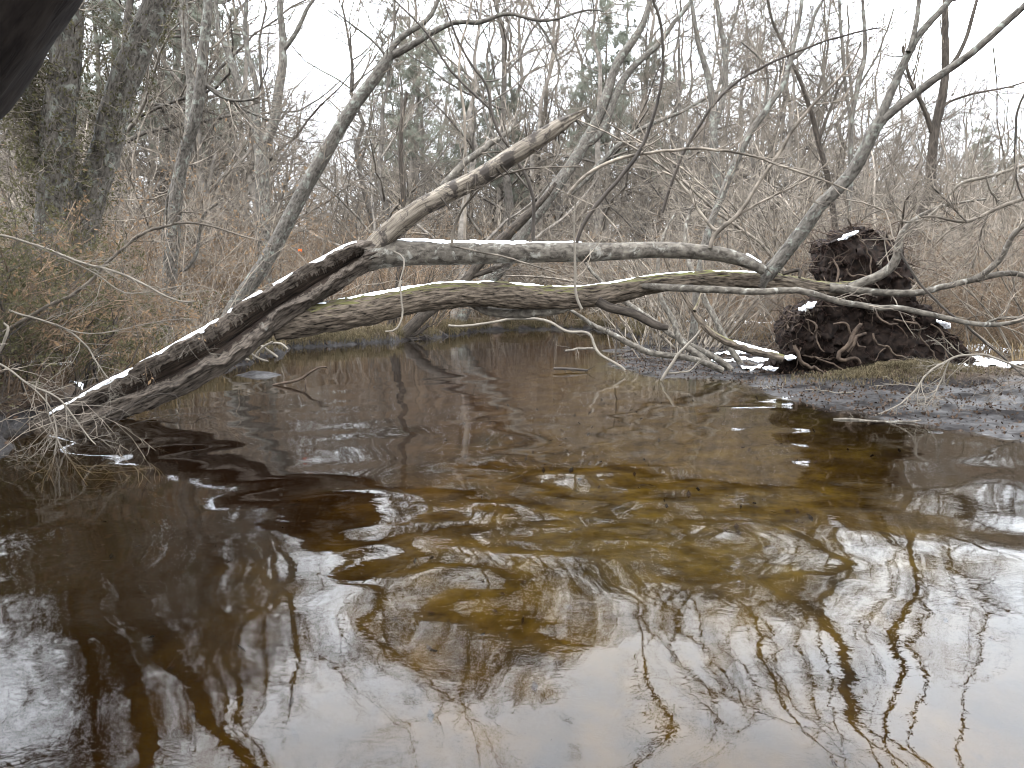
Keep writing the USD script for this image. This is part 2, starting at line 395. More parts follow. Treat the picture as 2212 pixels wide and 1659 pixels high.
# ground: sand under the water, black mud at its edge, leaf litter above
M['ground'] = usdkit.material(stage, '/World/Looks/ground', {
    'g': ('geometry', {}), 's': ('separate_xyz', {}),
    'n1': ('noise_texture', {'scale': 1.6, 'detail': 5.0, 'roughness': 0.6}),
    'n2': ('noise_texture', {'scale': 14.0, 'detail': 6.0, 'roughness': 0.7}),
    'n3': ('noise_texture', {'scale': 55.0, 'detail': 4.0}),
    'n4': ('noise_texture', {'scale': 4.5, 'detail': 4.0, 'roughness': 0.6}),
    'sand': ('rgb_ramp', {'ramp': [(0.3, (0.009, 0.0072, 0.0025)), (0.48, (0.024, 0.020, 0.0065)), (0.68, (0.044, 0.038, 0.011))]}),
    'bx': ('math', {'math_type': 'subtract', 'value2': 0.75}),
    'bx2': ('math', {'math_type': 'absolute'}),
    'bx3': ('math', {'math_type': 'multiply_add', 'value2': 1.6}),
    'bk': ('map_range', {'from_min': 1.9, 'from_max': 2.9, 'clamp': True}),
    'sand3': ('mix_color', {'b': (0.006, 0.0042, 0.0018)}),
    'speck': ('map_range', {'from_min': 0.52, 'from_max': 0.72, 'clamp': True}),
    'sand2': ('mix_color', {'b': (0.009, 0.007, 0.0035)}),
    'mud': ('rgb_ramp', {'ramp': [(0.3, (0.004, 0.0037, 0.0037)), (0.7, (0.014, 0.012, 0.0115))]}),
    'litter': ('rgb_ramp', {'ramp': [(0.3, (0.014, 0.0105, 0.008)), (0.55, (0.042, 0.03, 0.021)), (0.8, (0.075, 0.055, 0.039))]}),
    'zj': ('math', {'math_type': 'multiply_add', 'value2': 0.10}),
    'k1': ('map_range', {'from_min': 0.02, 'from_max': 0.055, 'clamp': True}),
    'k2': ('map_range', {'from_min': 0.14, 'from_max': 0.21, 'clamp': True}),
    'c1': ('mix_color', {}), 'c2': ('mix_color', {}),
    'rg': ('map_range', {'from_min': 0.42, 'from_max': 0.60, 'to_min': 0.30, 'to_max': 0.8, 'clamp': True}),
    'wet': ('map_range', {'from_min': 0.42, 'from_max': 0.60, 'to_min': 0.10, 'to_max': 0.015, 'clamp': True}),
    'dry': ('map_range', {'from_min': 0.16, 'from_max': 0.26, 'to_min': 1.0, 'to_max': 0.15, 'clamp': True}),
    'spm': ('math', {'math_type': 'multiply'}), 'spd': ('math', {'math_type': 'multiply'}),
    'b': ('bump', {'strength': 0.55, 'distance': 0.02}),
    'sp': ('map_range', {'from_min': -0.01, 'from_max': 0.005, 'to_min': 0.0, 'to_max': 1.0, 'clamp': True}),
    'p': ('principled_bsdf', {}),
}, [('g.position', 's.vector'), ('s.z', 'sp.value'), ('spm.value', 'spd.value1'), ('zj.value', 'dry.value'), ('dry.result', 'spd.value2'), ('spd.value', 'p.specular_ior_level'), ('g.position', 'n1.vector'), ('g.position', 'n2.vector'), ('g.position', 'n3.vector'), ('g.position', 'n4.vector'),
    ('n4.fac', 'sand.fac'), ('n2.fac', 'speck.value'), ('speck.result', 'sand2.fac'), ('sand.color', 'sand2.a'), ('n2.fac', 'mud.fac'), ('n3.fac', 'litter.fac'),
    ('n2.fac', 'zj.value1'), ('s.z', 'zj.value3'), ('zj.value', 'k1.value'), ('zj.value', 'k2.value'), ('n1.fac', 'rg.value'), ('n1.fac', 'wet.value'), ('wet.result', 'spm.value1'), ('sp.result', 'spm.value2'),
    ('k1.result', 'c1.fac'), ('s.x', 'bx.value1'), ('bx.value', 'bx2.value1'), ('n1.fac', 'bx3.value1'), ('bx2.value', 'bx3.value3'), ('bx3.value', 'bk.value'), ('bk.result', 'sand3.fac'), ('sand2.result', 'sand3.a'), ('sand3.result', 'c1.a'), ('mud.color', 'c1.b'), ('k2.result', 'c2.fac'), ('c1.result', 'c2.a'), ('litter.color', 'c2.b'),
    ('c2.result', 'p.base_color'), ('rg.result', 'p.roughness'), ('n2.fac', 'b.height'), ('b.normal', 'p.normal')], surface='p.BSDF')

# water: mirror by Fresnel (from the rippled normal), clear otherwise, stained brown by depth
M['water'] = usdkit.material(stage, '/World/Looks/water', {
    'g': ('geometry', {}),
    'm': ('mapping', {'scale': (1.0, 1.5, 1.0)}),
    'n': ('noise_texture', {'scale': 20.0, 'detail': 3.0, 'roughness': 0.55, 'distortion': 0.3}),
    'b': ('bump', {'strength': 1.0, 'distance': 0.00025}),
    'dot': ('vector_math', {'math_type': 'dot_product'}),
    'ab': ('math', {'math_type': 'absolute'}),
    'inv': ('math', {'math_type': 'subtract', 'value1': 1.0, 'use_clamp': True}),
    'p5': ('math', {'math_type': 'power', 'value2': 5.0}),
    'fr': ('math', {'math_type': 'multiply_add', 'value2': 0.98, 'value3': 0.02, 'use_clamp': True}),
    't': ('transparent_bsdf', {'color': (0.98, 0.97, 0.95)}),
    'gl': ('glossy_bsdf', {'color': (1, 1, 1), 'roughness': 0.0}),
    'x': ('mix_closure', {}),
    'av': ('absorption_volume', {'color': (0.70, 0.46, 0.0), 'density': 1.5}),
}, [('g.position', 'm.vector'), ('m.vector', 'n.vector'), ('n.fac', 'b.height'), ('b.normal', 'dot.vector1'), ('g.incoming', 'dot.vector2'), ('dot.value', 'ab.value1'),
    ('ab.value', 'inv.value2'), ('inv.value', 'p5.value1'), ('p5.value', 'fr.value1'), ('fr.value', 'x.fac'), ('t.BSDF', 'x.closure1'), ('b.normal', 'gl.normal'), ('gl.BSDF', 'x.closure2')],
    surface='x.closure', volume='av.volume')

# ------------------------------------------------------------------ ground and water
SHORE = Polygon([(7, -6), (5.2, 2), (4.1, 4.2), (3.6, 5.1), (3.3, 5.7), (2.85, 6.4), (2.8, 7.6), (2.75, 8.7), (1.9, 9.0), (1.5, 10.2), (1.75, 13.4), (3.2, 17), (2.9, 21.5),
                 (1.2, 22.3), (-0.9, 21.2), (-1.6, 18.2), (-2.6, 16.4), (-4.3, 14.2), (-4.1, 11.6), (-3.9, 9.9), (-3.9, 8.4), (-3.65, 6.8), (-3.6, 5.4), (-3.2, 3.6), (-2.3, 2.2), (-2.6, 0), (-4, -6)])
_e = np.array(SHORE.exterior.coords)


def shore_distance(x, y):
    """Metres from the water's edge, negative in the water."""
    p = np.stack([x, y], -1).reshape(-1, 2)
    best = np.full(len(p), 1e9)
    inside = np.zeros(len(p), bool)
    for a, b in zip(_e[:-1], _e[1:]):
        ab = b - a
        t = np.clip(((p - a) @ ab) / (ab @ ab), 0, 1)
        best = np.minimum(best, np.hypot(*(p - a - t[:, None] * ab).T))
        if a[1] != b[1]:
            c = ((a[1] > p[:, 1]) != (b[1] > p[:, 1])) & (p[:, 0] < (b[0] - a[0]) * (p[:, 1] - a[1]) / (b[1] - a[1]) + a[0])
            inside ^= c
    return np.where(inside, -best, best).reshape(np.shape(x))


def height(x, y):
    x, y = np.asarray(x, float), np.asarray(y, float)
    q = np.stack([x, y, np.zeros_like(x)], -1)
    d = shore_distance(x, y) + 0.7 * (meshkit.fbm(q * 1.1, 4, 5) - 0.5)
    right = np.clip((x - 0.6) / 1.0, 0, 1) * np.clip((18 - y) / 3, 0, 1)
    bank = 0.30 * (1 - np.exp(-np.maximum(d, 0) / 0.3)) + 0.012 * np.maximum(d, 0)
    mud = 0.06 * (1 - np.exp(-np.maximum(d, 0) / 1.2)) + 0.10 * np.clip((d - 1.6) / 2.0, 0, 1)
    z = np.where(d > 0, bank * (1 - right) + mud * right, 0)
    deep = 0.22 + 0.22 * np.clip((0.5 - x) / 2.5, 0, 1) + 0.35 * np.clip((3.2 - y) / 1.6, 0, 1)
    z = np.where(d <= 0, -deep * (1 - np.exp(np.minimum(d, 0) / 0.8)), z)
    z = z + (meshkit.fbm(q * 3.5, 3, 7) - 0.5) * np.clip(0.03 + 0.05 * d, 0.03, 0.14)
    z = z + (meshkit.fbm(q * 14.0, 3, 8) - 0.5) * np.where(d > 0, 0.045 + 0.07 * (1 - right) * np.exp(-((d - 0.2) / 0.3) ** 2), 0.012)
    far = np.hypot(x, y)
    z = z + np.clip((far - 30) / 60, 0, 1) * 0.8 * meshkit.fbm(q * 0.05, 3, 9)
    # low mossy mound in front of the root plate
    z = z + 0.16 * np.exp(-(((x - 4.5) / 0.75) ** 2 + ((y - 8.35) / 0.4) ** 2))
    z = np.maximum(z, -0.60 * (np.hypot(x + 3.25, y - 9.3) > 1.0) - 0.10 + 0.15 * np.exp(-(((x + 3.25) / 0.42) ** 2 + ((y - 9.3) / 0.35) ** 2)) + (meshkit.fbm(q * 9.0, 3, 18) - 0.5) * 0.05 * (np.hypot(x + 3.25, y - 9.3) < 1.2))
    return z


def graded(fine_lo, fine_hi, step, far_lo, far_hi, grow=1.22):
    mid = np.arange(fine_lo, fine_hi + step / 2, step)
    hi, s = [mid[-1]], step
    while hi[-1] < far_hi:
        s *= grow
        hi.append(hi[-1] + s)
    lo, s = [mid[0]], step
    while lo[-1] > far_lo:
        s *= grow
        lo.append(lo[-1] - s)
    return np.concatenate([lo[:0:-1], mid, hi[1:]])


def grid_faces(nx, ny):
    i, j = np.meshgrid(np.arange(nx - 1), np.arange(ny - 1), indexing='ij')
    q = np.stack([i * ny + j, (i + 1) * ny + j, (i + 1) * ny + j + 1, i * ny + j + 1], -1).reshape(-1, 4)
    return q


gx, gy = graded(-7, 8, 0.06, -400, 400), graded(0.5, 19, 0.06, -200, 600)
X, Y = np.meshgrid(gx, gy, indexing='ij')
Z = height(X, Y)
gq = grid_faces(len(gx), len(gy))
gv = np.stack([X, Y, Z], -1).reshape(-1, 3)
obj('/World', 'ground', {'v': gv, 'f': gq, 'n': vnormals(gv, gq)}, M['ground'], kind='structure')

# water surface with real swells, closed below the stream bed
wx = np.concatenate([np.arange(-9, -4, 0.08), np.arange(-4, 4, 0.02), np.arange(4, 9.01, 0.08)])
wy = [-7.0]
while wy[-1] < 24.5:
    y = wy[-1]
    wy.append(y + (0.25 if y < 0.8 else 0.012 + 0.0028 * max(0, y - 1.4) ** 1.35))
wy = np.array(wy)
X, Y = np.meshgrid(wx, wy, indexing='ij')
rng = np.random.default_rng(11)
wz = np.zeros_like(X)
q = np.stack([X, Y, 0 * X], -1)
warp = (meshkit.fbm(q * 0.8, 3, 21) - 0.5) * 2.0
env = 0.35 + 1.3 * meshkit.fbm(q * 0.55, 2, 33) ** 1.5
for lam, slope in ((1.9, 0.013), (1.3, 0.016), (0.9, 0.018), (0.6, 0.016), (0.42, 0.010), (0.29, 0.005), (0.18, 0.0025)):
    for rep in range(2):
        az = rng.uniform(-1.3, 1.3) + math.pi / 2
        k = 2 * math.pi / lam
        ph = k * (X * math.cos(az) + Y * math.sin(az)) + warp * 1.3 * (0.8 + 0.4 * rep) + rng.uniform(0, 6.28)
        wz += slope / k * np.sin(ph)
wz += 0.010 * (meshkit.fbm(q * 2.0, 2, 41) - 0.5) + 0.0010 * (meshkit.fbm(q * [7, 9, 1], 2, 43) - 0.5)
wz *= env * np.clip(1.25 - Y / 9.0, 0.10, 1.0)
wv = np.stack([X, Y, wz], -1).reshape(-1, 3)
wq = grid_faces(len(wx), len(wy))
wn = vnormals(wv, wq)
nx, ny = len(wx), len(wy)
rim = np.concatenate([np.arange(nx) * ny, (nx - 1) * ny + np.arange(1, ny), (np.arange(nx - 2, -1, -1)) * ny + ny - 1, np.arange(ny - 2, 0, -1)])
low = wv[rim].copy()
low[:, 2] = -1.6
k = len(wv)
nr = len(rim)
sv = np.vstack([wv[rim], low])
r = np.arange(nr)
r2 = (r + 1) % nr
side = np.stack([k + r, k + nr + r, k + nr + r2, k + r2], 1)
c = np.array([[-9, -7, -1.6], [9, -7, -1.6], [wx[-1], wy[-1], -1.6], [-9, wy[-1], -1.6]])
ctr = np.array([[0, 8.0, -1.6]])
tri_bottom = np.stack([np.full(nr, k + 2 * nr), k + nr + r2, k + nr + r, k + nr + r], 1)
allv = np.vstack([wv, sv, ctr])
outn = unit(np.vstack([low, low])[:, :3] * [1, 1, 0] - [0, 8.0, 0])
alln = np.vstack([wn, outn, [[0, 0, -1]]])
tris = np.vstack([wq[:, [0, 1, 2]], wq[:, [0, 2, 3]], side[:, [0, 1, 2]], side[:, [0, 2, 3]], tri_bottom[:, :3]])
obj('/World', 'water', {'v': allv, 'f': tris, 'n': alln}, M['water'], kind='structure')

# ------------------------------------------------------------------ the fallen hollow tree
FT = thing('fallen_tree', 'large fallen hollow tree with two logs bridging the water', 'fallen tree', P(120, 935, 5.7))
FO = P(120, 935, 5.7)
trunk_rows = pix([(20, 990, 86, 5.55), (120, 935, 86, 5.7), (250, 865, 92, 5.95), (340, 824, 102, 6.15), (440, 768, 106, 6.3), (540, 701, 99, 6.5), (640, 637, 84, 6.65), (720, 588, 76, 6.75), (790, 551, 66, 6.85), (850, 547, 58, 6.92)], 0)


def hollow_trunk(rows, sides=144, step=0.018):
    C, R = smooth_path(rows, step)
    C = wiggle(C, 0.05, 1.6, 77)
    n = len(C)
    t = unit(np.gradient(C, axis=0))
    camdir = unit(np.array([0, 0, EYE]) - C)
    a = unit(camdir - (camdir * t).sum(1, keepdims=True) * t)      # towards the open side
    b = unit(np.cross(t, a))
    if b[:, 2].mean() < 0:
        b = -b                                                      # upwards
    th = -np.pi + np.arange(sides) * 2 * np.pi / sides
    s = np.concatenate([[0], np.cumsum(np.linalg.norm(np.diff(C, axis=0), axis=1))])
    u = s / s[-1]
    q = np.stack([np.broadcast_to(np.cos(th), (n, sides)), np.broadcast_to(np.sin(th), (n, sides)), np.broadcast_to(s[:, None], (n, sides))], -1)
    ns = lambda f, sd: meshkit.fbm(np.stack([s * f, 0 * s + 3.3, 0 * s], -1), 4, sd) - 0.5
    mid = np.radians(22) + 0.5 * ns(2.2, 4) + 0.25 * ns(9, 14)
    hw = np.interp(u, [0, 0.13, 0.26, 0.4, 0.62, 0.8, 0.90, 0.925, 1], [0.0, 0.0, 0.5, 0.78, 0.7, 0.76, 0.6, 0.0, 0.0]) * (1 + 0.9 * ns(5, 6) + 0.5 * ns(17, 16))
    hw = np.maximum(hw, 1e-4)
    edge = (th[None] - mid[:, None]) / hw[:, None] + 0.35 * (meshkit.fbm(q * [2, 2, 3.5], 3, 19) - 0.5)
    g = np.clip((1 - np.abs(edge)) / 0.22, 0, 1)
    g = g * g * (3 - 2 * g) * (hw[:, None] > 0.02)
    ridge = np.abs(meshkit.fbm(q * [2.6, 2.6, 3.2] + 0.4 * meshkit.noise(q * [2, 2, 7], 2)[..., None], 4, 3) - 0.5) * 2
    lip = np.exp(-((np.abs(edge) - 1.12) / 0.18) ** 2) * (hw[:, None] > 0.05)
    rr = R[:, None] * (1 + 0.16 * (meshkit.fbm(q * [1, 1, 1.8], 3, 1) - 0.5)) + 0.036 * np.clip(ridge * 1.8, 0, 1) - 0.018 + 0.018 * lip
    fib = meshkit.fbm(q * [9, 9, 2.0], 3, 8) - 0.5
    rr = rr * (1 - g * (0.84 + 0.22 * fib))
    v = C[:, None] + rr[..., None] * (np.cos(th)[None, :, None] * a[:, None] + np.sin(th)[None, :, None] * b[:, None])
    i, j = np.meshgrid(np.arange(n - 1), np.arange(sides), indexing='ij')
    f4 = np.stack([i * sides + j, (i + 1) * sides + j, (i + 1) * sides + (j + 1) % sides, i * sides + (j + 1) % sides], -1).reshape(-1, 4)
    v = v.reshape(-1, 3)
    bark = (q * np.stack([rr, rr, np.ones_like(rr)], -1)).reshape(-1, 3)
    f = np.vstack([f4[:, [0, 1, 2]], f4[:, [0, 2, 3]]])
    nn = vnormals(v, f)
    if (nn.reshape(n, sides, 3) * (v.reshape(n, sides, 3) - C[:, None])).sum(-1).mean() < 0:
        f = f[:, ::-1]
        nn = -nn
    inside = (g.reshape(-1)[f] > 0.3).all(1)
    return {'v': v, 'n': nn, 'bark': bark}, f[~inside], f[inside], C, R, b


def subset(geo, f):
    used = np.unique(f)
    m = np.full(len(geo['v']), -1)
    m[used] = np.arange(len(used))
    return {**{k: geo[k][used] for k in ('v', 'n', 'bark') if geo.get(k) is not None}, 'f': m[f]}


geo, f_out, f_in, TC, TR, TB = hollow_trunk(trunk_rows)
obj(FT, 'trunk', subset(geo, f_out), M['old_bark'], origin=FO)
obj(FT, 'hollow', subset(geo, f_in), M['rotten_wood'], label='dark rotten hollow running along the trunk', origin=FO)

UP = pix([(790, 553, 62), (850, 547, 56), (930, 547, 50), (1040, 547, 45), (1140, 546, 42), (1240, 545, 42), (1340, 543, 37), (1440, 540, 34), (1520, 545, 32), (1570, 552, 30), (1612, 566, 26), (1650, 584, 20)], 6.85, 7.35)
g1, UC, UR = log_mesh(UP, 0.02, 72, amp=0.006, fr=(20, 5), seed=3, ridged=False, lump=0.07)
obj(FT, 'limb', g1, M['grey_bark'], label='upper grey smooth log with snow along its top', origin=FO)
LO = pix([(590, 708, 54), (680, 690, 60), (760, 676, 63), (850, 657, 59), (940, 641, 53), (1040, 635, 49), (1140, 640, 49), (1240, 643, 45), (1320, 633, 43), (1400, 616, 38), (1480, 607, 35), (1560, 605, 35), (1640, 608, 36), (1700, 613, 33), (1770, 622, 26), (1830, 622, 21), (1862, 614, 19)], 6.62, 7.7)
g2, LC, LR = log_mesh(LO, 0.016, 96, amp=0.020, fr=(17, 3.2), seed=5, lump=0.07)
obj(FT, 'limb', g2, M['ridged_bark'], label='lower brown log with furrowed bark', origin=FO)
BR = pix([(800, 548, 46), (842, 500, 42), (900, 456, 40), (960, 420, 40), (1030, 383, 39), (1100, 343, 37), (1160, 305, 33), (1205, 275, 28), (1238, 254, 17), (1268, 236, 3)], 6.85, 6.6)
g3, BC, BRR = log_mesh(BR, 0.015, 64, amp=0.014, fr=(22, 2.0), seed=8, ridged=False, lump=0.14, wob=0.06)
obj(FT, 'broken_limb', g3, M['bare_wood'], label='broken limb of bare tan wood pointing up to the right', origin=FO)
rng = np.random.default_rng(5)
# splinters hanging off the broken limb
sc, sr = [], []
for px, py in ((1080, 372), (1072, 376), (1090, 366), (1206, 288), (1214, 284), (1200, 292), (1010, 402), (1150, 322), (960, 436), (1245, 262)):
    p0 = P(px, py, 6.63)
    d = unit(np.array([rng.uniform(-0.2, 0.7), rng.uniform(-0.3, 0.1), rng.uniform(-1, -0.2)]))
    L = rng.uniform(0.05, 0.13)
    sc.append(np.stack([p0 - d * 0.05, p0 + d * L * 0.5, p0 + d * L + rng.normal(size=3) * 0.01]))
    sr.append([0.012, 0.008, 0.001])
obj(FT, 'splinters', tubes(np.array(sc), np.array(sr), 5), M['dark_bark'], kind='stuff', origin=FO)

ALLC, ALLR = [], []          # curves of the fallen tree's shoots, for their twigs


def carry_on(rows, d, rise=3.5, seed=1):
    """A stem that leaves the picture at its top goes on, thinning, above it."""
    rg = np.random.default_rng(seed)
    rows = np.asarray(rows)
    dr = unit(rows[-1, :3] - rows[-2, :3])
    r = rows[-1, 3]
    out = [rows]
    p = rows[-1, :3]
    for k in range(1, 5):
        dr = unit(dr + [0, 0, 0.12] + rg.normal(size=3) * 0.12)
        p = p + dr * rise / 4
        out.append(np.array([[*p, r * (1 - 0.22 * k)]]))
    return np.vstack(out)


def limb(owner, origin, rows, d0, d1, mat, name='branch', step=0.05, sides=10, label=None, collect=None, wob=0.05, seed=0, ws=1.0):
    end = rows[-1]
    rows3 = pix(rows, d0, d1, ws)
    if end[1] < 8:
        rows3 = carry_on(rows3, d0, min(4.0, 90 * rows3[-1, 3] + 0.6), seed + int(end[0]))
    C, R = smooth_path(rows3, step)
    C = wiggle(C, wob, 2.2, seed + int(rows[0][0]))
    C = wiggle(C, min(0.03, 4 * R.mean()), 8.0, seed + 5 + int(rows[0][1]))
    obj(owner, name, tubes(C, R, sides), mat, label=label, origin=origin)
    if collect is not None:
        u = np.linspace(0, 1, 16)
        s = np.linspace(0, 1, len(C))
        collect.append((np.stack([np.interp(u, s, C[:, k]) for k in range(3)], 1), np.interp(u, s, R)))
    return C, R


def twigs(owner, origin, coll, seed, mat, k=(6, 4, 3), l0=(0.2, 0.5), absolute=True, rf=0.5, ang=(25, 60), up=0.05, name='twigs', rmin=0.0013, leaf=None, wander=0.16, tr=(0.25, 1.0), rmax=0.007):
    rng = np.random.default_rng(seed)
    C, R = np.stack([c[0] for c in coll]), np.stack([c[1] for c in coll])
    C1, R1 = spawn(rng, C, R, k[0], tr, ang, l0, rf, 6, wander, up, absolute=absolute, rmin=rmin, rmax=rmax)
    gs = [tubes(C1, R1, 4)]
    Cs, Rs = C1, R1
    for kk in k[1:]:
        Cs, Rs = spawn(rng, Cs, Rs, kk, (0.2, 1.0), (25, 65), (0.3, 0.6), 0.65, 4, wander, up, rmin=rmin)
        gs.append(tubes(Cs, Rs, 3))
    obj(owner, name, join(gs), mat, kind='stuff', origin=origin)
    if leaf:
        obj(owner, 'leaves', leaves(rng, Cs, Rs, leaf[0], leaf[1]), leaf[2], kind='stuff', origin=origin)


# leaning stem that grew up from the end of the logs, with its two leaders
B = lambda *a, **k: limb(FT, FO, *a, **k)
B([(1636, 618, 36), (1664, 585, 32), (1700, 540, 29), (1735, 495, 29), (1764, 455, 28), (1801, 414, 27), (1849, 359, 27), (1875, 307, 26), (1905, 257, 25)], 7.5, 7.2, M['tree_bark'], 'leaning_stem', sides=24, step=0.04, label='leaning grey stem rising to the right', wob=0.03)
B([(1900, 264, 20), (1942, 229, 17), (2030, 163, 16), (2097, 115, 15), (2171, 52, 14), (2230, -10, 12)], 7.2, 7.0, M['tree_bark'], sides=16, collect=ALLC)
B([(1898, 268, 20), (1912, 229, 18), (1953, 133, 16), (1979, 85, 15), (2023, 33, 13), (2070, -20, 11)], 7.2, 7.3, M['tree_bark'], sides=16, collect=ALLC)
B([(1962, 112, 10), (1977, 60, 10), (1986, -10, 8)], 7.2, 7.3, M['tree_bark'], collect=ALLC)
# branches running on from the logs
B([(1835, 622, 19), (1880, 604, 20), (1918, 583, 20), (1938, 553, 18), (1944, 513, 14), (1962, 487, 11), (1995, 462, 8), (2060, 440, 6), (2130, 430, 4)], 7.6, 7.4, M['grey_bark'], sides=14, collect=ALLC, wob=0.02)
B([(1790, 622, 22), (1880, 630, 15), (1986, 631, 14), (2060, 615, 13), (2119, 601, 13), (2178, 590, 12), (2230, 605, 10)], 7.6, 7.2, M['grey_bark'], sides=14, collect=ALLC, wob=0.02)
B([(2100, 604, 12), (2145, 577, 13), (2165, 553, 12), (2186, 512, 11), (2230, 480, 10)], 7.3, 7.1, M['grey_bark'], sides=12, collect=ALLC, wob=0.02)
B([(1380, 617, 10), (1405, 619, 14), (1454, 622, 16), (1572, 627, 15), (1660, 629, 14), (1742, 629, 14), (1801, 649, 13), (1949, 668, 12), (2041, 686, 11), (2126, 701, 10), (2230, 680, 9)], 7.22, 6.5, M['grey_bark'], sides=14, collect=ALLC, wob=0.02)
B([(2126, 701, 6), (2170, 686, 6), (2230, 688, 5)], 6.75, 6.6, M['grey_bark'], collect=ALLC, wob=0.01)
B([(1290, 650, 22), (1312, 662, 20), (1375, 681, 19), (1420, 703, 17), (1443, 708, 12)], 7.1, 7.0, M['dark_bark'], 'branch_stub', sides=16, label='black broken branch stub under the lower log', wob=0.02)
B([(1012, 650, 14), (1050, 670, 19), (1131, 677, 21), (1183, 672, 19), (1245, 658, 15)], 7.1, 7.15, M['grey_bark'], sides=16, wob=0.03)
B([(1690, 592, 8), (1728, 582, 8), (1727, 600, 6)], 7.4, 7.3, M['dark_bark'])
B([(955, 405, 15), (1000, 357, 15), (1050, 318, 13), (1110, 270, 8), (1118, 255, 5)], 6.95, 7.5, M['grey_bark'], sides=12, label='thin grey branch behind the broken limb', collect=ALLC)
# upright shoots
TW = M['dark_twig']
B([(1246, 525, 7), (1294, 436, 8), (1368, 347, 8), (1423, 214, 6), (1431, 170, 6), (1427, 55, 6), (1410, -10, 5)], 7.0, 6.6, TW, 'shoot', collect=ALLC, wob=0.02)
B([(976, 532, 7), (980, 499, 6), (996, 458, 5), (1020, 425, 5), (1075, 384, 5), (1142, 366, 4), (1209, 360, 3), (1260, 362, 2)], 6.85, 6.9, M['twig'], 'shoot', collect=ALLC, wob=0.02)
B([(1257, 668, 6), (1242, 616, 6), (1242, 564, 5), (1240, 483, 4), (1243, 440, 3)], 6.7, 6.7, M['pale_twig'], 'shoot', collect=ALLC, wob=0.02)
B([(1535, 536, 9), (1546, 506, 9), (1579, 477, 9), (1638, 399, 7), (1690, 318, 7), (1746, 237, 6), (1827, 152, 5), (1860, 90, 3)], 7.2, 7.0, M['twig'], 'shoot', collect=ALLC, wob=0.02)
B([(1550, 500, 7), (1500, 440, 6), (1470, 395, 5), (1430, 370, 4)], 7.2, 7.4, M['twig'], 'shoot', collect=ALLC)
B([(1579, 477, 6), (1640, 440, 5), (1720, 400, 4), (1790, 350, 3)], 7.2, 7.0, M['twig'], 'shoot', collect=ALLC)
B([(1227, 421, 7), (1327, 347, 7), (1408, 329, 6), (1524, 322, 6), (1609, 333, 5), (1690, 359, 5), (1786, 392, 4), (1840, 415, 3)], 7.0, 6.9, M['twig'], 'shoot', collect=ALLC, wob=0.02)
B([(1431, 460, 6), (1483, 318, 6), (1587, 181, 6), (1705, 118, 5), (1820, 78, 4), (1900, 60, 3)], 7.4, 6.9, TW, 'shoot', collect=ALLC, wob=0.02)
B([(850, 543, 4), (870, 560, 4), (868, 590, 3), (860, 620, 2)], 6.7, 6.6, M['pale_twig'], 'shoot')
B([(868, 606, 4), (866, 680, 4), (856, 710, 4), (832, 716, 3)], 6.5, 6.4, M['pale_twig'], 'shoot')
B([(980, 532, 4), (1060, 550, 4), (1130, 568, 3), (1200, 590, 3)], 6.7, 6.6, M['twig'], 'shoot')
B([(1668, 590, 5), (1640, 560, 4), (1600, 470, 4), (1570, 430, 3)], 7.4, 7.6, M['twig'], 'shoot', collect=ALLC)
B([(1156, 545, 7), (1153, 466, 7), (1150, 418, 7), (1124, 359, 7), (1079, 285, 6), (1061, 240, 6), (1050, 185, 5), (1024, 148, 5), (990, 89, 4), (960, 10, 3)], 7.1, 7.0, TW, 'shoot', collect=ALLC, wob=0.02)
B([(1060, 237, 5), (1020, 200, 5), (965, 140, 5), (920, 70, 4), (846, -5, 3)], 7.05, 7.1, TW, 'shoot', collect=ALLC, wob=0.02)
B([(1002, 545, 6), (1005, 440, 6), (1005, 333, 6), (1003, 251, 6), (992, 155, 5), (994, 110, 5), (1013, 37, 4), (1022, -20, 3)], 7.1, 7.4, M['twig'], 'shoot', collect=ALLC, wob=0.02)
twigs(FT, FO, ALLC, 61, M['twig'], k=(9, 4, 3), l0=(0.15, 0.7))


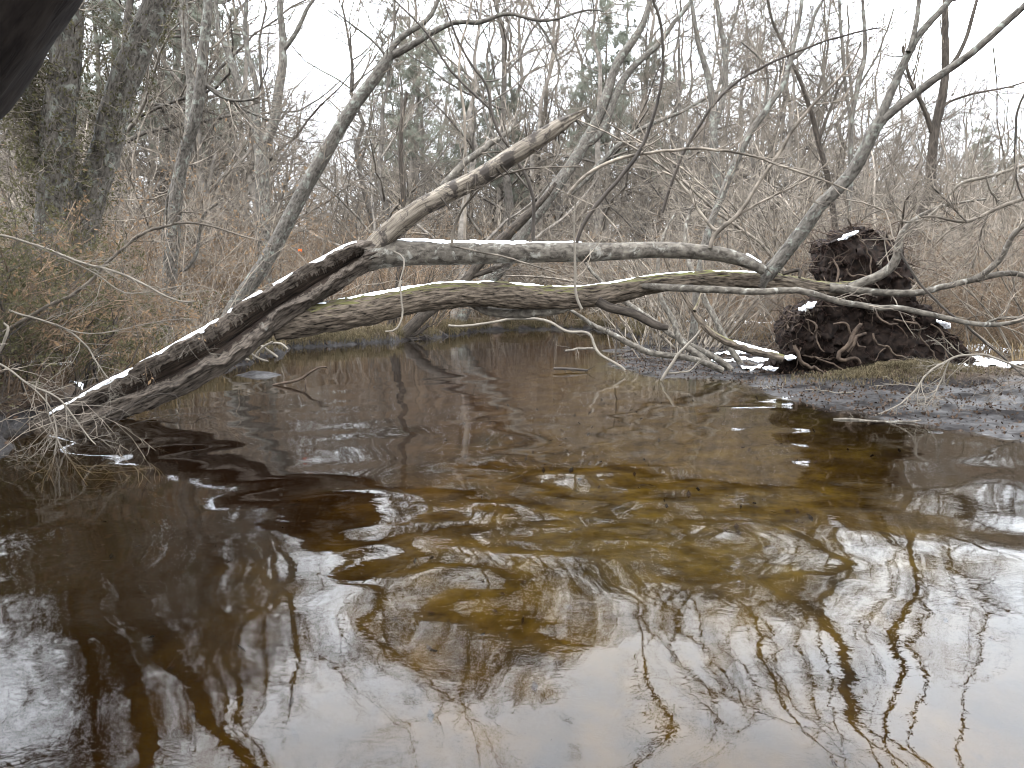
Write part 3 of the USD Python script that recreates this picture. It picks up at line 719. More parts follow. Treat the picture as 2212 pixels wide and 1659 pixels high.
# ------------------------------------------------------------------ snow lying on the logs
def snow_strip(C, R, u0, u1, width, thick, seed, label, lean=0.0, name='snow_strip'):
    s = np.linspace(0, 1, len(C))
    n = max(20, int(220 * (u1 - u0)))
    u = np.linspace(u0, u1, n)
    c = np.stack([np.interp(u, s, C[:, k]) for k in range(3)], 1)
    r = np.interp(u, s, R)
    t = unit(np.gradient(c, axis=0))
    upv = unit(np.array([0, 0, 1.0]) - t[:, 2:] * t)
    sd_ = np.cross(t, upv)
    sl = np.stack([u * 37, 0 * u + seed, 0 * u], -1)
    w = r * width * np.clip(0.1 + 1.8 * meshkit.fbm(sl, 4, seed), 0.15, 2) * np.clip(np.minimum(u - u0, u1 - u) / (0.06 * (u1 - u0) + 1e-6), 0.12, 1)
    h = thick * (0.5 + meshkit.fbm(sl * 1.7, 3, seed + 1)) * np.clip(np.minimum(u - u0, u1 - u) / (0.05 * (u1 - u0) + 1e-6), 0.25, 1)
    m = 9
    x = np.linspace(-1, 1, m)
    cen = lean + 0.25 * (meshkit.fbm(sl * 0.6, 3, seed + 2) - 0.5)
    ang = (cen[:, None] + x[None] * (w / r)[:, None])
    top = (r[:, None] * 1.02 + h[:, None] * np.sqrt(np.clip(1 - x ** 2, 0, 1))[None])
    v = c[:, None] + top[..., None] * (np.cos(ang)[..., None] * upv[:, None] + np.sin(ang)[..., None] * sd_[:, None])
    low_ = (r[:, None] * 0.9) * np.ones((1, m))
    vb = c[:, None] + low_[..., None] * (np.cos(ang)[..., None] * upv[:, None] + np.sin(ang)[..., None] * sd_[:, None])
    ring = np.concatenate([v, vb[:, ::-1]], 1)
    k = 2 * m
    i, j = np.meshgrid(np.arange(n - 1), np.arange(k), indexing='ij')
    q = np.stack([i * k + j, i * k + (j + 1) % k, (i + 1) * k + (j + 1) % k, (i + 1) * k + j], -1).reshape(-1, 4)
    vv = ring.reshape(-1, 3)
    f = np.vstack([q[:, [0, 1, 2]], q[:, [0, 2, 3]]])
    for base, flip in ((0, False), ((n - 1) * k, True)):
        for a_ in range(1, k - 1):
            tri = [base, base + a_, base + a_ + 1]
            f = np.vstack([f, tri[::-1] if flip else tri])
    obj('/World', name, {'v': vv, 'f': f}, M['snow'], label, 'snow', smooth=True)


snow_strip(UC, UR, 0.075, 0.395, 0.5, 0.018, 1, 'thick white snow strip along the left part of the upper grey log')
snow_strip(UC, UR, 0.395, 0.52, 0.25, 0.010, 2, 'thin snow sliver on the middle of the upper grey log')
snow_strip(UC, UR, 0.94, 0.985, 0.5, 0.016, 3, 'small snow cap at the drooping right end of the upper grey log')
snow_strip(LC, LR, 0.06, 0.425, 0.36, 0.013, 4, 'long white snow strip along the left half of the lower furrowed log')
snow_strip(LC, LR, 0.43, 0.69, 0.28, 0.010, 5, 'snow strip in the dip of the lower furrowed log')
snow_strip(LC, LR, 0.705, 0.82, 0.34, 0.011, 6, 'short snow strip near the far end of the lower furrowed log')
snow_strip(TC, TR, 0.115, 0.30, 0.13, 0.007, 7, 'thin snow line along the lowest part of the hollow trunk', lean=0.25)
snow_strip(TC, TR, 0.31, 0.53, 0.13, 0.007, 8, 'snow line along the middle of the hollow trunk', lean=0.2)
snow_strip(TC, TR, 0.56, 0.66, 0.10, 0.006, 9, 'faint broken snow line on the upper part of the hollow trunk', lean=0.1)
snow_strip(TC, TR, 0.69, 0.92, 0.16, 0.009, 10, 'snow strip over the crook of the hollow trunk below the broken limb')

# ------------------------------------------------------------------ the uprooted root plate
RD = 9.0
plate_px = [(1672, 835), (1668, 812), (1690, 778), (1716, 758), (1714, 722), (1726, 688), (1750, 664), (1786, 652), (1800, 630), (1812, 606), (1800, 585), (1812, 548), (1806, 520), (1836, 512), (1850, 492), (1878, 496), (1888, 482), (1908, 496), (1938, 496), (1948, 515), (1972, 522), (1968, 560), (1986, 590), (1980, 625), (1984, 652), (2016, 668), (2048, 690), (2062, 730), (2086, 760), (2104, 800), (2100, 835)]
plate = Polygon([(P(x, y, RD)[0], P(x, y, RD)[2]) for x, y in plate_px])
mm = trimesh.creation.extrude_polygon(plate, 0.55, engine='earcut')
man = manifold3d.Manifold(manifold3d.Mesh(np.asarray(mm.vertices, np.float32), np.asarray(mm.faces, np.uint32))).refine_to_length(0.032)
mo = man.to_mesh()
pv, pf = mo.vert_properties[:, :3].astype(float), mo.tri_verts.astype(int)
pv = np.stack([pv[:, 0], RD + 0.5 - pv[:, 2], pv[:, 1]], 1)
pf = pf[:, ::-1]
if trimesh.Trimesh(pv, pf, process=False).volume < 0:
    pf = pf[:, ::-1]
rot_a = np.linalg.qr(np.random.default_rng(4).normal(size=(3, 3)))[0]
rot_b = np.linalg.qr(np.random.default_rng(8).normal(size=(3, 3)))[0]
bent = pv + 0.12 * (np.stack([meshkit.fbm(pv @ rot_b * 5, 3, 90 + k) for k in range(3)], -1) - 0.5)
dsp = np.stack([meshkit.fbm(bent @ rot_a * 2.6, 5, 60 + k) for k in range(3)], -1) - 0.5
fine = np.stack([0.6 * meshkit.fbm(bent @ rot_b * 11, 4, 70 + k) + 0.4 * meshkit.fbm(bent @ rot_a * 25, 3, 80 + k) for k in range(3)], -1) - 0.5
pc = P(1890, 720, RD)
bowl = np.exp(-(((pv[:, 0] - pc[0]) / 0.8) ** 2 + ((pv[:, 2] - 0.55) / 0.42) ** 2))
cave = np.exp(-(((pv[:, 0] - P(1740, 790, RD)[0]) / 0.3) ** 2 + ((pv[:, 2] - 0.12) / 0.22) ** 2))
front = np.clip((RD + 0.3 - pv[:, 1]) / 0.3, 0, 1)
pv = pv + dsp * [0.16, 0.30, 0.16] + fine * [0.24, 0.30, 0.24]
pv[:, 1] += front * (0.22 * bowl + 0.25 * cave)
pv[:, 1] += 0.18 * np.clip(pv[:, 2] - 0.3, 0, 2)
RPO = np.array([pc[0], RD, 0.0])
RP = thing('root_plate', 'dark earthy root plate of an uprooted tree standing on the right bank', 'root plate', RPO)
obj(RP, 'soil_mass', {'v': pv, 'f': pf}, M['soil'], origin=RPO, smooth=True)
rng = np.random.default_rng(9)
root_px = [
    [(1716, 745, 12), (1722, 765, 12), (1740, 785, 11), (1768, 800, 9), (1790, 822, 7), (1806, 838, 5)],
    [(1860, 700, 13), (1845, 718, 16), (1826, 745, 16), (1815, 770, 15), (1840, 774, 13), (1858, 785, 10)],
    [(1800, 700, 6), (1830, 710, 8), (1850, 740, 8), (1870, 750, 6)],
    [(1886, 720, 7), (1894, 742, 8), (1912, 752, 8), (1936, 756, 7), (1960, 772, 5), (1985, 790, 4)],
    [(1912, 752, 5), (1898, 768, 4), (1890, 780, 3)],
    [(1800, 560, 6), (1806, 600, 7), (1802, 636, 5)],
    [(1858, 520, 5), (1878, 545, 6), (1884, 580, 5), (1880, 600, 4)],
    [(1930, 690, 6), (1962, 700, 8), (1990, 720, 7), (2010, 750, 6), (2030, 790, 5)],
    [(1962, 600, 6), (1985, 625, 5), (2000, 655, 4)],
    [(1870, 720, 10), (1850, 735, 12), (1830, 760, 10)],
    [(1975, 780, 8), (1995, 800, 8), (2015, 820, 6)],
    [(1740, 690, 5), (1760, 705, 7), (1765, 735, 6), (1780, 760, 4)],
    [(1830, 580, 5), (1850, 600, 6), (1875, 605, 5), (1900, 625, 4)],
    [(1900, 510, 5), (1925, 540, 6), (1930, 575, 5), (1950, 600, 4)],
    [(1850, 660, 6), (1880, 670, 7), (1905, 690, 7), (1940, 700, 5)],
    [(1905, 790, 6), (1930, 778, 7), (1960, 790, 6), (1985, 812, 4)],
    [(2010, 700, 5), (2035, 725, 6), (2045, 760, 5), (2065, 790, 4)],
    [(1760, 770, 6), (1790, 785, 7), (1820, 800, 6), (1835, 825, 4)],
]
rc = []
for rr_ in root_px:
    C, R = smooth_path(pix(rr_, RD - 0.16, RD - 0.22, 0.62), 0.03)
    C = wiggle(C, 0.16, 6, int(rr_[0][0]))
    obj(RP, 'root', tubes(C, R, 10), M['root'], origin=RPO)
    u, s = np.linspace(0, 1, 16), np.linspace(0, 1, len(C))
    rc.append((np.stack([np.interp(u, s, C[:, k]) for k in range(3)], 1), np.interp(u, s, R)))
# fringe of fine roots all round and over the face
nn_ = vnormals(pv, pf)
pick = rng.choice(len(pv), 2600, p=(w_ := np.where(nn_[:, 1] < 0.3, 1.0, 0.05) * (1.0 + (pv[:, 2] > 1.3) * 0.6)) / w_.sum())
st = pv[pick]
dd = unit(nn_[pick] + rng.normal(size=(2600, 3)) * 0.7)
L = rng.uniform(0.03, 0.15, 2600)
pts = [st - dd * 0.03]
for k in range(5):
    dd = unit(dd + rng.normal(size=dd.shape) * 0.4 + [0, 0, -0.25])
    pts.append(pts[-1] + dd * (L / 5)[:, None])
rl = np.stack(pts, 1)
rr0 = rng.uniform(0.0008, 0.0032, 2600)[:, None] * np.linspace(1, 0.3, 6)
rls, rrs = spawn(rng, rl, rr0, 2, (0.2, 0.9), (30, 80), (0.4, 0.8), 0.6, 4, 0.3, -0.1, rmin=0.001)
obj(RP, 'rootlets', join([tubes(rl, rr0, 3), tubes(rls, rrs, 3)]), M['red_root'], kind='stuff', origin=RPO)
# torn roots standing out all round the rim
pick = rng.choice(len(pv), 170, p=(w2 := np.where((np.abs(nn_[:, 1]) < 0.55) & (pv[:, 2] > 0.25), 1.0, 0.0) + 0.04 * (nn_[:, 1] < -0.5)) / w2.sum())
st = pv[pick]
dd = unit(nn_[pick] * [1, 0.6, 1] + rng.normal(size=(170, 3)) * 0.5)
L = rng.uniform(0.2, 0.55, 170)
pts = [st - dd * 0.08]
for k in range(7):
    dd = unit(dd + rng.normal(size=dd.shape) * 0.22 + [0, -0.05, -0.07])
    pts.append(pts[-1] + dd * (L / 7)[:, None])
tr_c, tr_r = np.stack(pts, 1), rng.uniform(0.005, 0.017, 170)[:, None] * np.linspace(1, 0.25, 8)
t2c, t2r = spawn(rng, tr_c, tr_r, 4, (0.3, 1.0), (25, 70), (0.3, 0.7), 0.5, 5, 0.3, -0.05, rmin=0.0012)
obj(RP, 'torn_roots', join([tubes(tr_c, tr_r, 6), tubes(t2c, t2r, 4)]), M['root'], kind='stuff', origin=RPO)
for cx_, cy_, w_, h_, lab in ((1706, 772, 20, 9, 'snow clump at the left edge of the root plate low down'), (1744, 662, 34, 7, 'snow on the left shoulder of the root plate'), (1832, 509, 40, 5, 'snow streak on the upper left rim of the root plate'),
                             (2038, 700, 26, 5, 'snow on the right shoulder of the root plate'), (1664, 796, 22, 7, 'snow clump on the lower left foot of the root plate')):
    c0 = P(cx_, cy_, RD - 0.02)
    sp = trimesh.creation.icosphere(4)
    vv = np.array(sp.vertices) * [wpx(w_, RD) / 2, 0.08, wpx(h_, RD) / 2]
    vv[:, 2] += -0.5 * vv[:, 0] * (-1 if lab.endswith('rim of the root plate') or 'left shoulder' in lab else 1) * (w_ > 24)
    vv = vv + (np.stack([meshkit.fbm(vv * 30 + cx_, 4, j) for j in range(3)], -1) - 0.5) * 0.085 + c0
    obj('/World', 'snow_clump', {'v': vv, 'f': np.array(sp.faces)}, M['snow'], lab, 'snow', smooth=True)


# ------------------------------------------------------------------ trees traced from the photograph
def traced_tree(name, label, stems, d, mat, tw=None, seed=0, k=(8, 5, 3), l0=(0.25, 0.6), leaf=None, absolute=True, rf=0.45, first='trunk', group=None, cat='tree', up=0.05, d1=None, wob=0.08, sides=20, ang=(25, 60), tr=(0.25, 1.0), rmin=0.0016, ws=1.0, rmax=0.012, rise=4.5):
    """stems: rows (px, py, width); the first is the trunk and reaches the ground."""
    base = pix(stems[0], d, d1, ws)
    o = base[0, :3].copy()
    gz = float(height(o[0], o[1]))
    if o[2] > gz:
        lean = unit(base[1, :3] - base[0, :3])
        fx = base[0, :3] - np.array([lean[0] * 0.5, 0, 1.0]) * (o[2] - gz + 0.15)
        base = np.vstack([[*fx, base[0, 3] * 1.25], base])
        o = fx
        o[2] = gz
    t_ = thing(name, label, cat, o, group)
    coll = []
    for i, s_ in enumerate(stems):
        rows = base if i == 0 else pix(s_, d if d1 is None else (d + d1) / 2, d1, ws)
        if s_[-1][1] < 8:
            rows = carry_on(rows, d, rise if i == 0 else rise * 0.7, seed * 7 + i)
        C, R = smooth_path(rows, 0.08)
        C = wiggle(C, wob, 1.3, seed * 13 + i)
        sd_ = max(8, sides - 4 * i)
        obj(t_, first if i == 0 else 'limb', tubes(C, R * (1 + 0.10 * (meshkit.fbm(C * 5, 3, seed) - 0.5)), sd_), mat, origin=o)
        u, q_ = np.linspace(0, 1, 16), np.linspace(0, 1, len(C))
        coll.append((np.stack([np.interp(u, q_, C[:, j]) for j in range(3)], 1), np.interp(u, q_, R)))
    if tw is not None:
        twigs(t_, o, coll, seed + 500, tw, k=k, l0=l0, absolute=absolute, rf=rf, leaf=leaf, up=up, ang=ang, tr=tr, rmin=rmin, rmax=rmax)
    return t_, o, coll


# big dark trunk close to the lens in the upper left corner
nt = np.array([(-2.95, 1.9, -0.1, 0.26), (-2.35, 1.9, 0.62, 0.22), (-1.70, 1.88, 1.38, 0.205), (-1.14, 1.86, 2.03, 0.20), (-0.52, 1.82, 2.75, 0.19), (0.1, 1.75, 3.8, 0.17)])
nt[:, 0] += 0.05
NTO = np.array([-3.05, 1.9, 0.0])
NT = thing('leaning_tree', 'dark blurred trunk slanting across the upper left corner, close by', 'tree', NTO)
gN, NC, NR = log_mesh(nt, 0.03, 48, amp=0.012, fr=(14, 3), seed=31)
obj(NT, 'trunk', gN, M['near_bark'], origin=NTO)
NL = [[(NC[-1][0], NC[-1][1], NC[-1][2], 0.14), (0.9, 1.5, 4.9, 0.11), (1.6, 1.2, 6.2, 0.07)], [(-0.4, 1.8, 3.2, 0.09), (-0.9, 2.6, 4.4, 0.06), (-1.2, 3.2, 5.5, 0.03)]]
coll = []
for rows in NL:
    C, R = smooth_path(np.array(rows), 0.1)
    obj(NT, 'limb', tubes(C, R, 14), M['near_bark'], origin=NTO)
    u, q_ = np.linspace(0, 1, 16), np.linspace(0, 1, len(C))
    coll.append((np.stack([np.interp(u, q_, C[:, j]) for j in range(3)], 1), np.interp(u, q_, R)))
twigs(NT, NTO, coll, 3, M['dark_twig'], k=(6, 4, 3), l0=(0.5, 1.2))

TBK = M['tree_bark']
traced_tree('leaning_tree', 'grey trunk leaning to the right behind the hollow trunk, forking near the top', [
    [(505, 668, 42), (547, 606, 40), (591, 536, 39), (643, 436, 37), (702, 333, 35), (769, 222, 32), (817, 159, 29), (846, 113, 26)],
    [(840, 122, 22), (891, 96, 18), (928, 74, 15), (991, 48, 13), (1039, 48, 12), (1087, 31, 10), (1164, 44, 8), (1216, 37, 7), (1268, 22, 5), (1305, 26, 3)],
    [(843, 116, 18), (876, 74, 15), (928, 37, 12), (946, 0, 10), (970, -60, 8)],
    [(1155, 42, 6), (1186, 85, 6), (1205, 133, 4), (1212, 170, 3)],
    [(836, 125, 8), (805, 88, 6), (770, 60, 5), (720, 20, 3)]], 12.5, TBK, M['twig'], 41, k=(12, 5, 4), l0=(0.3, 1.3), wob=0.02, tr=(0.55, 1.0), ws=0.8)
traced_tree('bare_tree', 'grey bare tree with three upright forks left of the leaning grey trunk', [
    [(572, 600, 30), (569, 481, 29), (566, 370, 28), (562, 314, 28)],
    [(564, 325, 18), (547, 259, 18), (518, 185, 16), (488, 104, 13), (473, 74, 11), (465, -20, 8)],
    [(562, 312, 15), (556, 250, 14), (554, 192, 12), (536, 122, 10), (532, -20, 8)],
    [(566, 318, 22), (588, 277, 21), (603, 185, 19), (610, 107, 16), (605, 60, 14), (606, -20, 12)],
    [(608, 112, 11), (636, 74, 9), (673, 0, 7), (690, -30, 6)]], 15.0, TBK, M['twig'], 43, k=(14, 5, 4), l0=(0.4, 1.6), wob=0.16)
traced_tree('bare_tree', 'pale blue-grey trunk with a dark knot near its foot on the left bank', [
    [(362, 660, 30), (366, 606, 30), (377, 462, 28), (388, 370, 26), (414, 277, 24), (432, 185, 22), (444, 92, 20), (450, -30, 17)],
    [(392, 360, 12), (372, 400, 10), (360, 450, 8), (350, 520, 6)],
    [(440, 180, 8), (520, 230, 6), (580, 260, 4)],
    [(436, 175, 8), (500, 215, 6), (560, 210, 4)],
    [(388, 590, 7), (415, 560, 7), (430, 500, 6), (470, 440, 5)]], 11.0, TBK, M['twig'], 45, k=(14, 5, 4), l0=(0.4, 1.4), wob=0.12)
traced_tree('bare_tree', 'slender trunk between the vine-clad trunk and the pale one', [
    [(404, 560, 22), (403, 333, 21), (410, 180, 18), (405, 70, 16), (398, -30, 14)]], 16.0, TBK, M['twig'], 46, k=(30, 5, 4), l0=(0.4, 1.6), wob=0.2)
# dark tree leaning over the far bank in the middle, and its neighbours
traced_tree('leaning_tree', 'double grey trunk leaning to the right from the far bank, seen between the logs', [
    [(988, 700, 34), (1053, 606, 33), (1094, 561, 31), (1142, 481, 29), (1186, 425, 27), (1223, 370, 25), (1260, 314, 24), (1305, 222, 20), (1353, 104, 17), (1379, 67, 15), (1412, -20, 11)],
    [(1262, 312, 20), (1297, 284, 18), (1330, 205, 16), (1364, 148, 14), (1408, 107, 12), (1449, 59, 10), (1510, -20, 8)],
    [(1227, 421, 12), (1300, 350, 11), (1353, 300, 9), (1440, 255, 8), (1520, 215, 6), (1600, 170, 4)]], 20.5, TBK, M['twig'], 47, k=(14, 5, 4), l0=(0.3, 1.4), wob=0.12)
traced_tree('leaning_tree', 'dark crooked trunk leaning up from the far bank, its foot at the water', [
    [(862, 738, 30), (880, 716, 26), (910, 686, 25), (945, 660, 24), (983, 631, 22), (1013, 598, 20), (1087, 512, 22), (1125, 478, 20), (1165, 440, 13), (1200, 395, 8)],
    [(1013, 598, 10), (1060, 582, 11), (1100, 568, 7)],
    [(850, 735, 16), (900, 722, 10), (925, 700, 8)]], 16.9, M['dark_bark'], M['dark_twig'], 49, k=(8, 5, 3), l0=(0.3, 1.0), wob=0.1)
traced_tree('bare_tree', 'upright dark stem standing on the far bank below the middle of the logs', [
    [(832, 733, 22), (850, 686, 18), (860, 620, 15), (866, 560, 14), (872, 470, 12), (866, 330, 10), (880, 200, 7)]], 17.3, M['dark_bark'], M['twig'], 51, k=(20, 5, 4), l0=(0.3, 1.2))
traced_tree('bare_tree', 'dark upright trunk at the right behind the root plate, forked low', [
    [(1975, 640, 26), (1985, 480, 24), (2008, 407, 21), (2012, 333, 19), (2027, 240, 18), (2041, 148, 15), (2044, 60, 13), (2042, -30, 11)],
    [(2013, 285, 11), (1993, 229, 9), (1968, 170, 7), (1950, 100, 5)],
    [(2034, 160, 9), (2075, 110, 8), (2100, 40, 7), (2115, -30, 5)],
    [(2025, 235, 6), (2080, 210, 5), (2150, 195, 4), (2230, 170, 3)]], 13.0, M['dark_bark'], M['twig'], 53, k=(12, 5, 4), l0=(0.3, 1.4), wob=0.1)
traced_tree('bare_tree', 'slim bare tree with a leaning fork in the right of the wood', [
    [(1500, 690, 16), (1530, 500, 15), (1590, 351, 15), (1624, 281, 14), (1653, 237, 13), (1698, 163, 11), (1712, 111, 10), (1727, 37, 8), (1735, -20, 7)],
    [(1706, 130, 8), (1745, 85, 7), (1760, 30, 6), (1790, -20, 5)],
    [(1640, 255, 6), (1660, 180, 5), (1600, 90, 4)]], 12.0, TBK, M['twig'], 55, k=(14, 5, 4), l0=(0.3, 1.3))
traced_tree('bare_tree', 'bare tree forking twice right of the middle, paired grey leaders', [
    [(1556, 640, 20), (1553, 462, 18), (1542, 296, 16), (1531, 166, 13), (1505, 74, 9), (1490, -20, 7)],
    [(1540, 280, 12), (1560, 220, 12), (1568, 148, 11), (1557, 55, 10), (1546, -20, 8)],
    [(1560, 180, 7), (1575, 90, 6), (1600, -20, 5)]], 18.0, TBK, M['twig'], 57, k=(14, 6, 4), l0=(0.4, 1.8))
traced_tree('bare_tree', 'thin bare tree with two upright leaders left of the long leaning stem', [
    [(1836, 640, 13), (1834, 450, 12), (1838, 355, 11), (1842, 240, 10), (1868, 104, 8), (1864, -20, 6)],
    [(1838, 262, 8), (1827, 185, 7), (1816, 60, 6), (1814, -20, 5)],
    [(1852, 190, 5), (1900, 110, 4), (1930, 20, 3)]], 14.0, TBK, M['twig'], 59, k=(14, 6, 4), l0=(0.3, 1.3))
traced_tree('bare_tree', 'thin dark forked tree leaning left behind the long leaning stem', [
    [(1815, 600, 13), (1794, 418, 12), (1775, 333, 11), (1749, 229, 9), (1712, 137, 7), (1668, 48, 5), (1655, -20, 4)],
    [(1768, 307, 7), (1790, 240, 6), (1830, 160, 4)]], 13.0, M['dark_bark'], M['twig'], 63, k=(14, 6, 4), l0=(0.3, 1.2))
# vine-clad trunks on the left
def vine_tree(label, stems, d, seed, nt_, spread, leafn, limb_mat=M['dark_bark']):
    t_, o, coll = traced_tree('vine_clad_tree', label, stems, d, limb_mat, None, seed, wob=0.06, rise=6.0, ws=1.28)
    rng = np.random.default_rng(seed)
    C, R = np.stack([c[0] for c in coll]), np.stack([c[1] for c in coll])
    C1, R1 = spawn(rng, C, R, nt_, (0.0, 1.0), (50, 110), spread, 0.12, 6, 0.35, 0.0, absolute=True, rmax=0.008, rmin=0.002)
    C2, R2 = spawn(rng, C1, R1, 4, (0.2, 1.0), (30, 80), (0.3, 0.6), 0.6, 4, 0.3, 0.0)
    obj(t_, 'vine_stems', join([tubes(C1, R1, 3), tubes(C2, R2, 3)]), M['twig'], kind='stuff', origin=o)
    obj(t_, 'foliage', leaves(rng, C2, R2, leafn, 0.042, jitter=0.03), M['olive_leaf'], kind='stuff', origin=o)


vine_tree('leaning trunk thickly clad in olive vine, second from the left edge', [
    [(150, 600, 56), (177, 481, 52), (207, 392, 48), (233, 314, 46), (255, 222, 45), (296, 107, 43), (338, 11, 40), (360, -60, 36)]], 9.0, 71, 560, (0.12, 0.5), 6, M['tree_bark'])
vine_tree('broad upright trunk buried in olive vine near the left edge', [
    [(110, 640, 60), (118, 444, 54), (126, 296, 50), (140, 148, 46), (150, 20, 42), (155, -60, 40)],
    [(120, 380, 20), (70, 250, 18), (50, 100, 16), (30, -30, 12)]], 8.6, 73, 640, (0.2, 0.8), 7, M['tree_bark'])


# ------------------------------------------------------------------ prototypes and copies for the wood
def bare_proto(name, label, group, seed, H=12.0, loc=(0, 0, 0), rotz=0, scale=1.0, limbs=11, spread=(25, 50), crook=0.11, k=(9, 9, 5), mats=None):
    rng = np.random.default_rng(seed)
    t_ = thing(name, label, 'tree', loc, group, rotz, scale)
    z = np.linspace(0, H, 14)
    w = np.cumsum(rng.normal(size=(14, 2)) * crook * H / 14, 0) * 1.6
    w -= w[0]
    C = np.column_stack([w, z])[None]
    C[0, 0, 2] -= 0.4
    R = (0.0112 * H * (1 - z / H * 0.9) ** 1.15 + 0.010)[None]
    R[0, 0] *= 1.35
    tb, tw = mats or (M['far_bark'], M['twig'])
    obj(t_, 'trunk', tubes(C, R, 9), tb)
    C1, R1 = spawn(rng, C, R, limbs, (0.14, 0.97), spread, (0.26, 0.55), 0.5, 9, 0.16, 0.05, tip=0.25, falloff=0.45)
    for i in range(len(C1)):
        obj(t_, 'limb', tubes(C1[i], R1[i], 6), tb)
    C2, R2 = spawn(rng, C1, R1, k[0], (0.2, 1.0), (25, 60), (0.25, 0.5), 0.55, 6, 0.16, 0.05, tip=0.3)
    C3, R3 = spawn(rng, C2, R2, k[1], (0.15, 1.0), (25, 60), (0.3, 0.6), 0.6, 4, 0.16, 0.04, tip=0.5, rmin=0.004)
    C4, R4 = spawn(rng, C3, R3, k[2], (0.2, 1.0), (25, 60), (0.35, 0.7), 0.75, 3, 0.14, 0.04, tip=0.6, rmin=0.0035)
    obj(t_, 'twigs', join([tubes(C2, R2, 4), tubes(C3, R3, 3), tubes(C4, R4, 3)]), tw, kind='stuff')
    return t_


def shrub_proto(name, label, group, seed, H=2.2, stems=26, tw='rust_twig', leaf=None, loc=(0, 0, 0), rotz=0, scale=1.0, arch=-0.02, spread=0.5, cat='shrub', k=(5, 4), r0=0.007, tilt=0.55, wander=0.17):
    rng = np.random.default_rng(seed)
    t_ = thing(name, label, cat, loc, group, rotz, scale)
    a = rng.uniform(0, 2 * np.pi, stems)
    rad = spread * np.sqrt(rng.uniform(0, 1, stems))
    p = np.column_stack([rad * np.cos(a), rad * np.sin(a), np.full(stems, -0.15)])
    d = unit(np.column_stack([np.cos(a) * tilt * rng.uniform(0.2, 1.3, stems), np.sin(a) * tilt * rng.uniform(0.2, 1.3, stems), np.ones(stems)]))
    L = H * rng.uniform(0.55, 1.15, stems)
    pts = [p]
    for s in range(8):
        d = unit(d + rng.normal(size=d.shape) * wander + [0, 0, arch * s])
        pts.append(pts[-1] + d * (L / 8)[:, None])
    C = np.stack(pts, 1)
    R = (r0 * rng.uniform(0.6, 1.5, stems))[:, None] * np.linspace(1, 0.35, 9)
    C1, R1 = spawn(rng, C, R, k[0], (0.2, 1.0), (20, 60), (0.2, 0.5), 0.6, 5, wander + 0.05, 0.04, rmin=0.0022)
    C2, R2 = spawn(rng, C1, R1, k[1], (0.2, 1.0), (25, 65), (0.3, 0.6), 0.7, 4, wander + 0.05, 0.03, rmin=0.0018)
    half = stems // 3
    for i in range(min(8, half)):
        obj(t_, 'stem', tubes(C[i], R[i], 5), M[tw])
    obj(t_, 'twigs', join([tubes(C[min(8, half):], R[min(8, half):], 4), tubes(C1, R1, 3), tubes(C2, R2, 3)]), M[tw], kind='stuff')
    if leaf:
        obj(t_, 'leaves', leaves(rng, C2, R2, leaf[0], leaf[1], jitter=0.02), M[leaf[2]], kind='stuff')
    return t_


def pine_proto(name, label, group, seed, H=14.0, loc=(0, 0, 0), rotz=0, scale=1.0, crown=0.45, round_top=False):
    rng = np.random.default_rng(seed)
    t_ = thing(name, label, 'pine tree', loc, group, rotz, scale)
    z = np.linspace(0, H, 12)
    w = np.cumsum(rng.normal(size=(12, 2)) * 0.09, 0)
    C = np.column_stack([w, z])[None]
    R = (0.013 * H * (1 - z / H * 0.9) + 0.01)[None]
    obj(t_, 'trunk', tubes(C, R, 10), M['far_bark'])
    nl = 34
    C1, R1 = spawn(rng, C, R, nl, (1 - crown, 0.99), (55, 95), (0.13, 0.27), 0.35, 7, 0.12, 0.08, falloff=0.55 if not round_top else 0.75)
    for i in range(nl):
        obj(t_, 'limb', tubes(C1[i], R1[i], 5), M['far_bark'])
    C2, R2 = spawn(rng, C1, R1, 10, (0.2, 1.0), (30, 70), (0.25, 0.5), 0.5, 4, 0.2, 0.1)
    C3, R3 = spawn(rng, C2, R2, 4, (0.3, 1.0), (30, 70), (0.4, 0.7), 0.6, 3, 0.2, 0.1)
    obj(t_, 'twigs', join([tubes(C2, R2, 3), tubes(C3, R3, 3)]), M['far_bark'], kind='stuff')
    # needle tufts
    p, tan, _ = sample(C3, R3, rng.uniform(0.4, 1.0, (len(C3), 2)))
    p, tan = p.reshape(-1, 3), tan.reshape(-1, 3)
    nn = 16
    N = len(p) * nn
    pp = np.repeat(p, nn, 0)
    d = unit(np.repeat(tan, nn, 0) * 0.6 + rng.normal(size=(N, 3)) + [0, 0, 0.3])
    s = unit(np.cross(d, rng.normal(size=(N, 3))))
    L = rng.uniform(0.12, 0.26, N)[:, None]
    v = np.stack([pp - s * 0.007, pp + s * 0.007, pp + d * L], 1).reshape(-1, 3)
    obj(t_, 'needles', {'v': v, 'f': np.arange(N * 3).reshape(-1, 3)}, M['needle'], kind='stuff')
    return t_


def skyline(px):
    return np.interp(px, [-400, 0, 300, 450, 590, 635, 775, 830, 1000, 1160, 1240, 1300, 1460, 1520, 1700, 1900, 2010, 2060, 2160, 2212, 2600],
                     [-1200, -1000, -600, -350, -50, 330, 330, -150, -180, -40, 40, -120, -120, 20, 60, 110, 200, 240, 270, 260, 230])


def spread_points(rng, n, xr, yr, gap, cond=None):
    out = []
    tries = 0
    while len(out) < n and tries < n * 60:
        tries += 1
        y = yr[0] + (yr[1] - yr[0]) * rng.uniform() ** 0.8
        a = rng.uniform(*xr)
        x = a * y
        if shore_distance(np.array(x), np.array(y)) < 0.5:
            continue
        if cond and not cond(x, y):
            continue
        if all((x - u) ** 2 + (y - v) ** 2 > gap ** 2 for u, v in out):
            out.append((x, y))
    return out


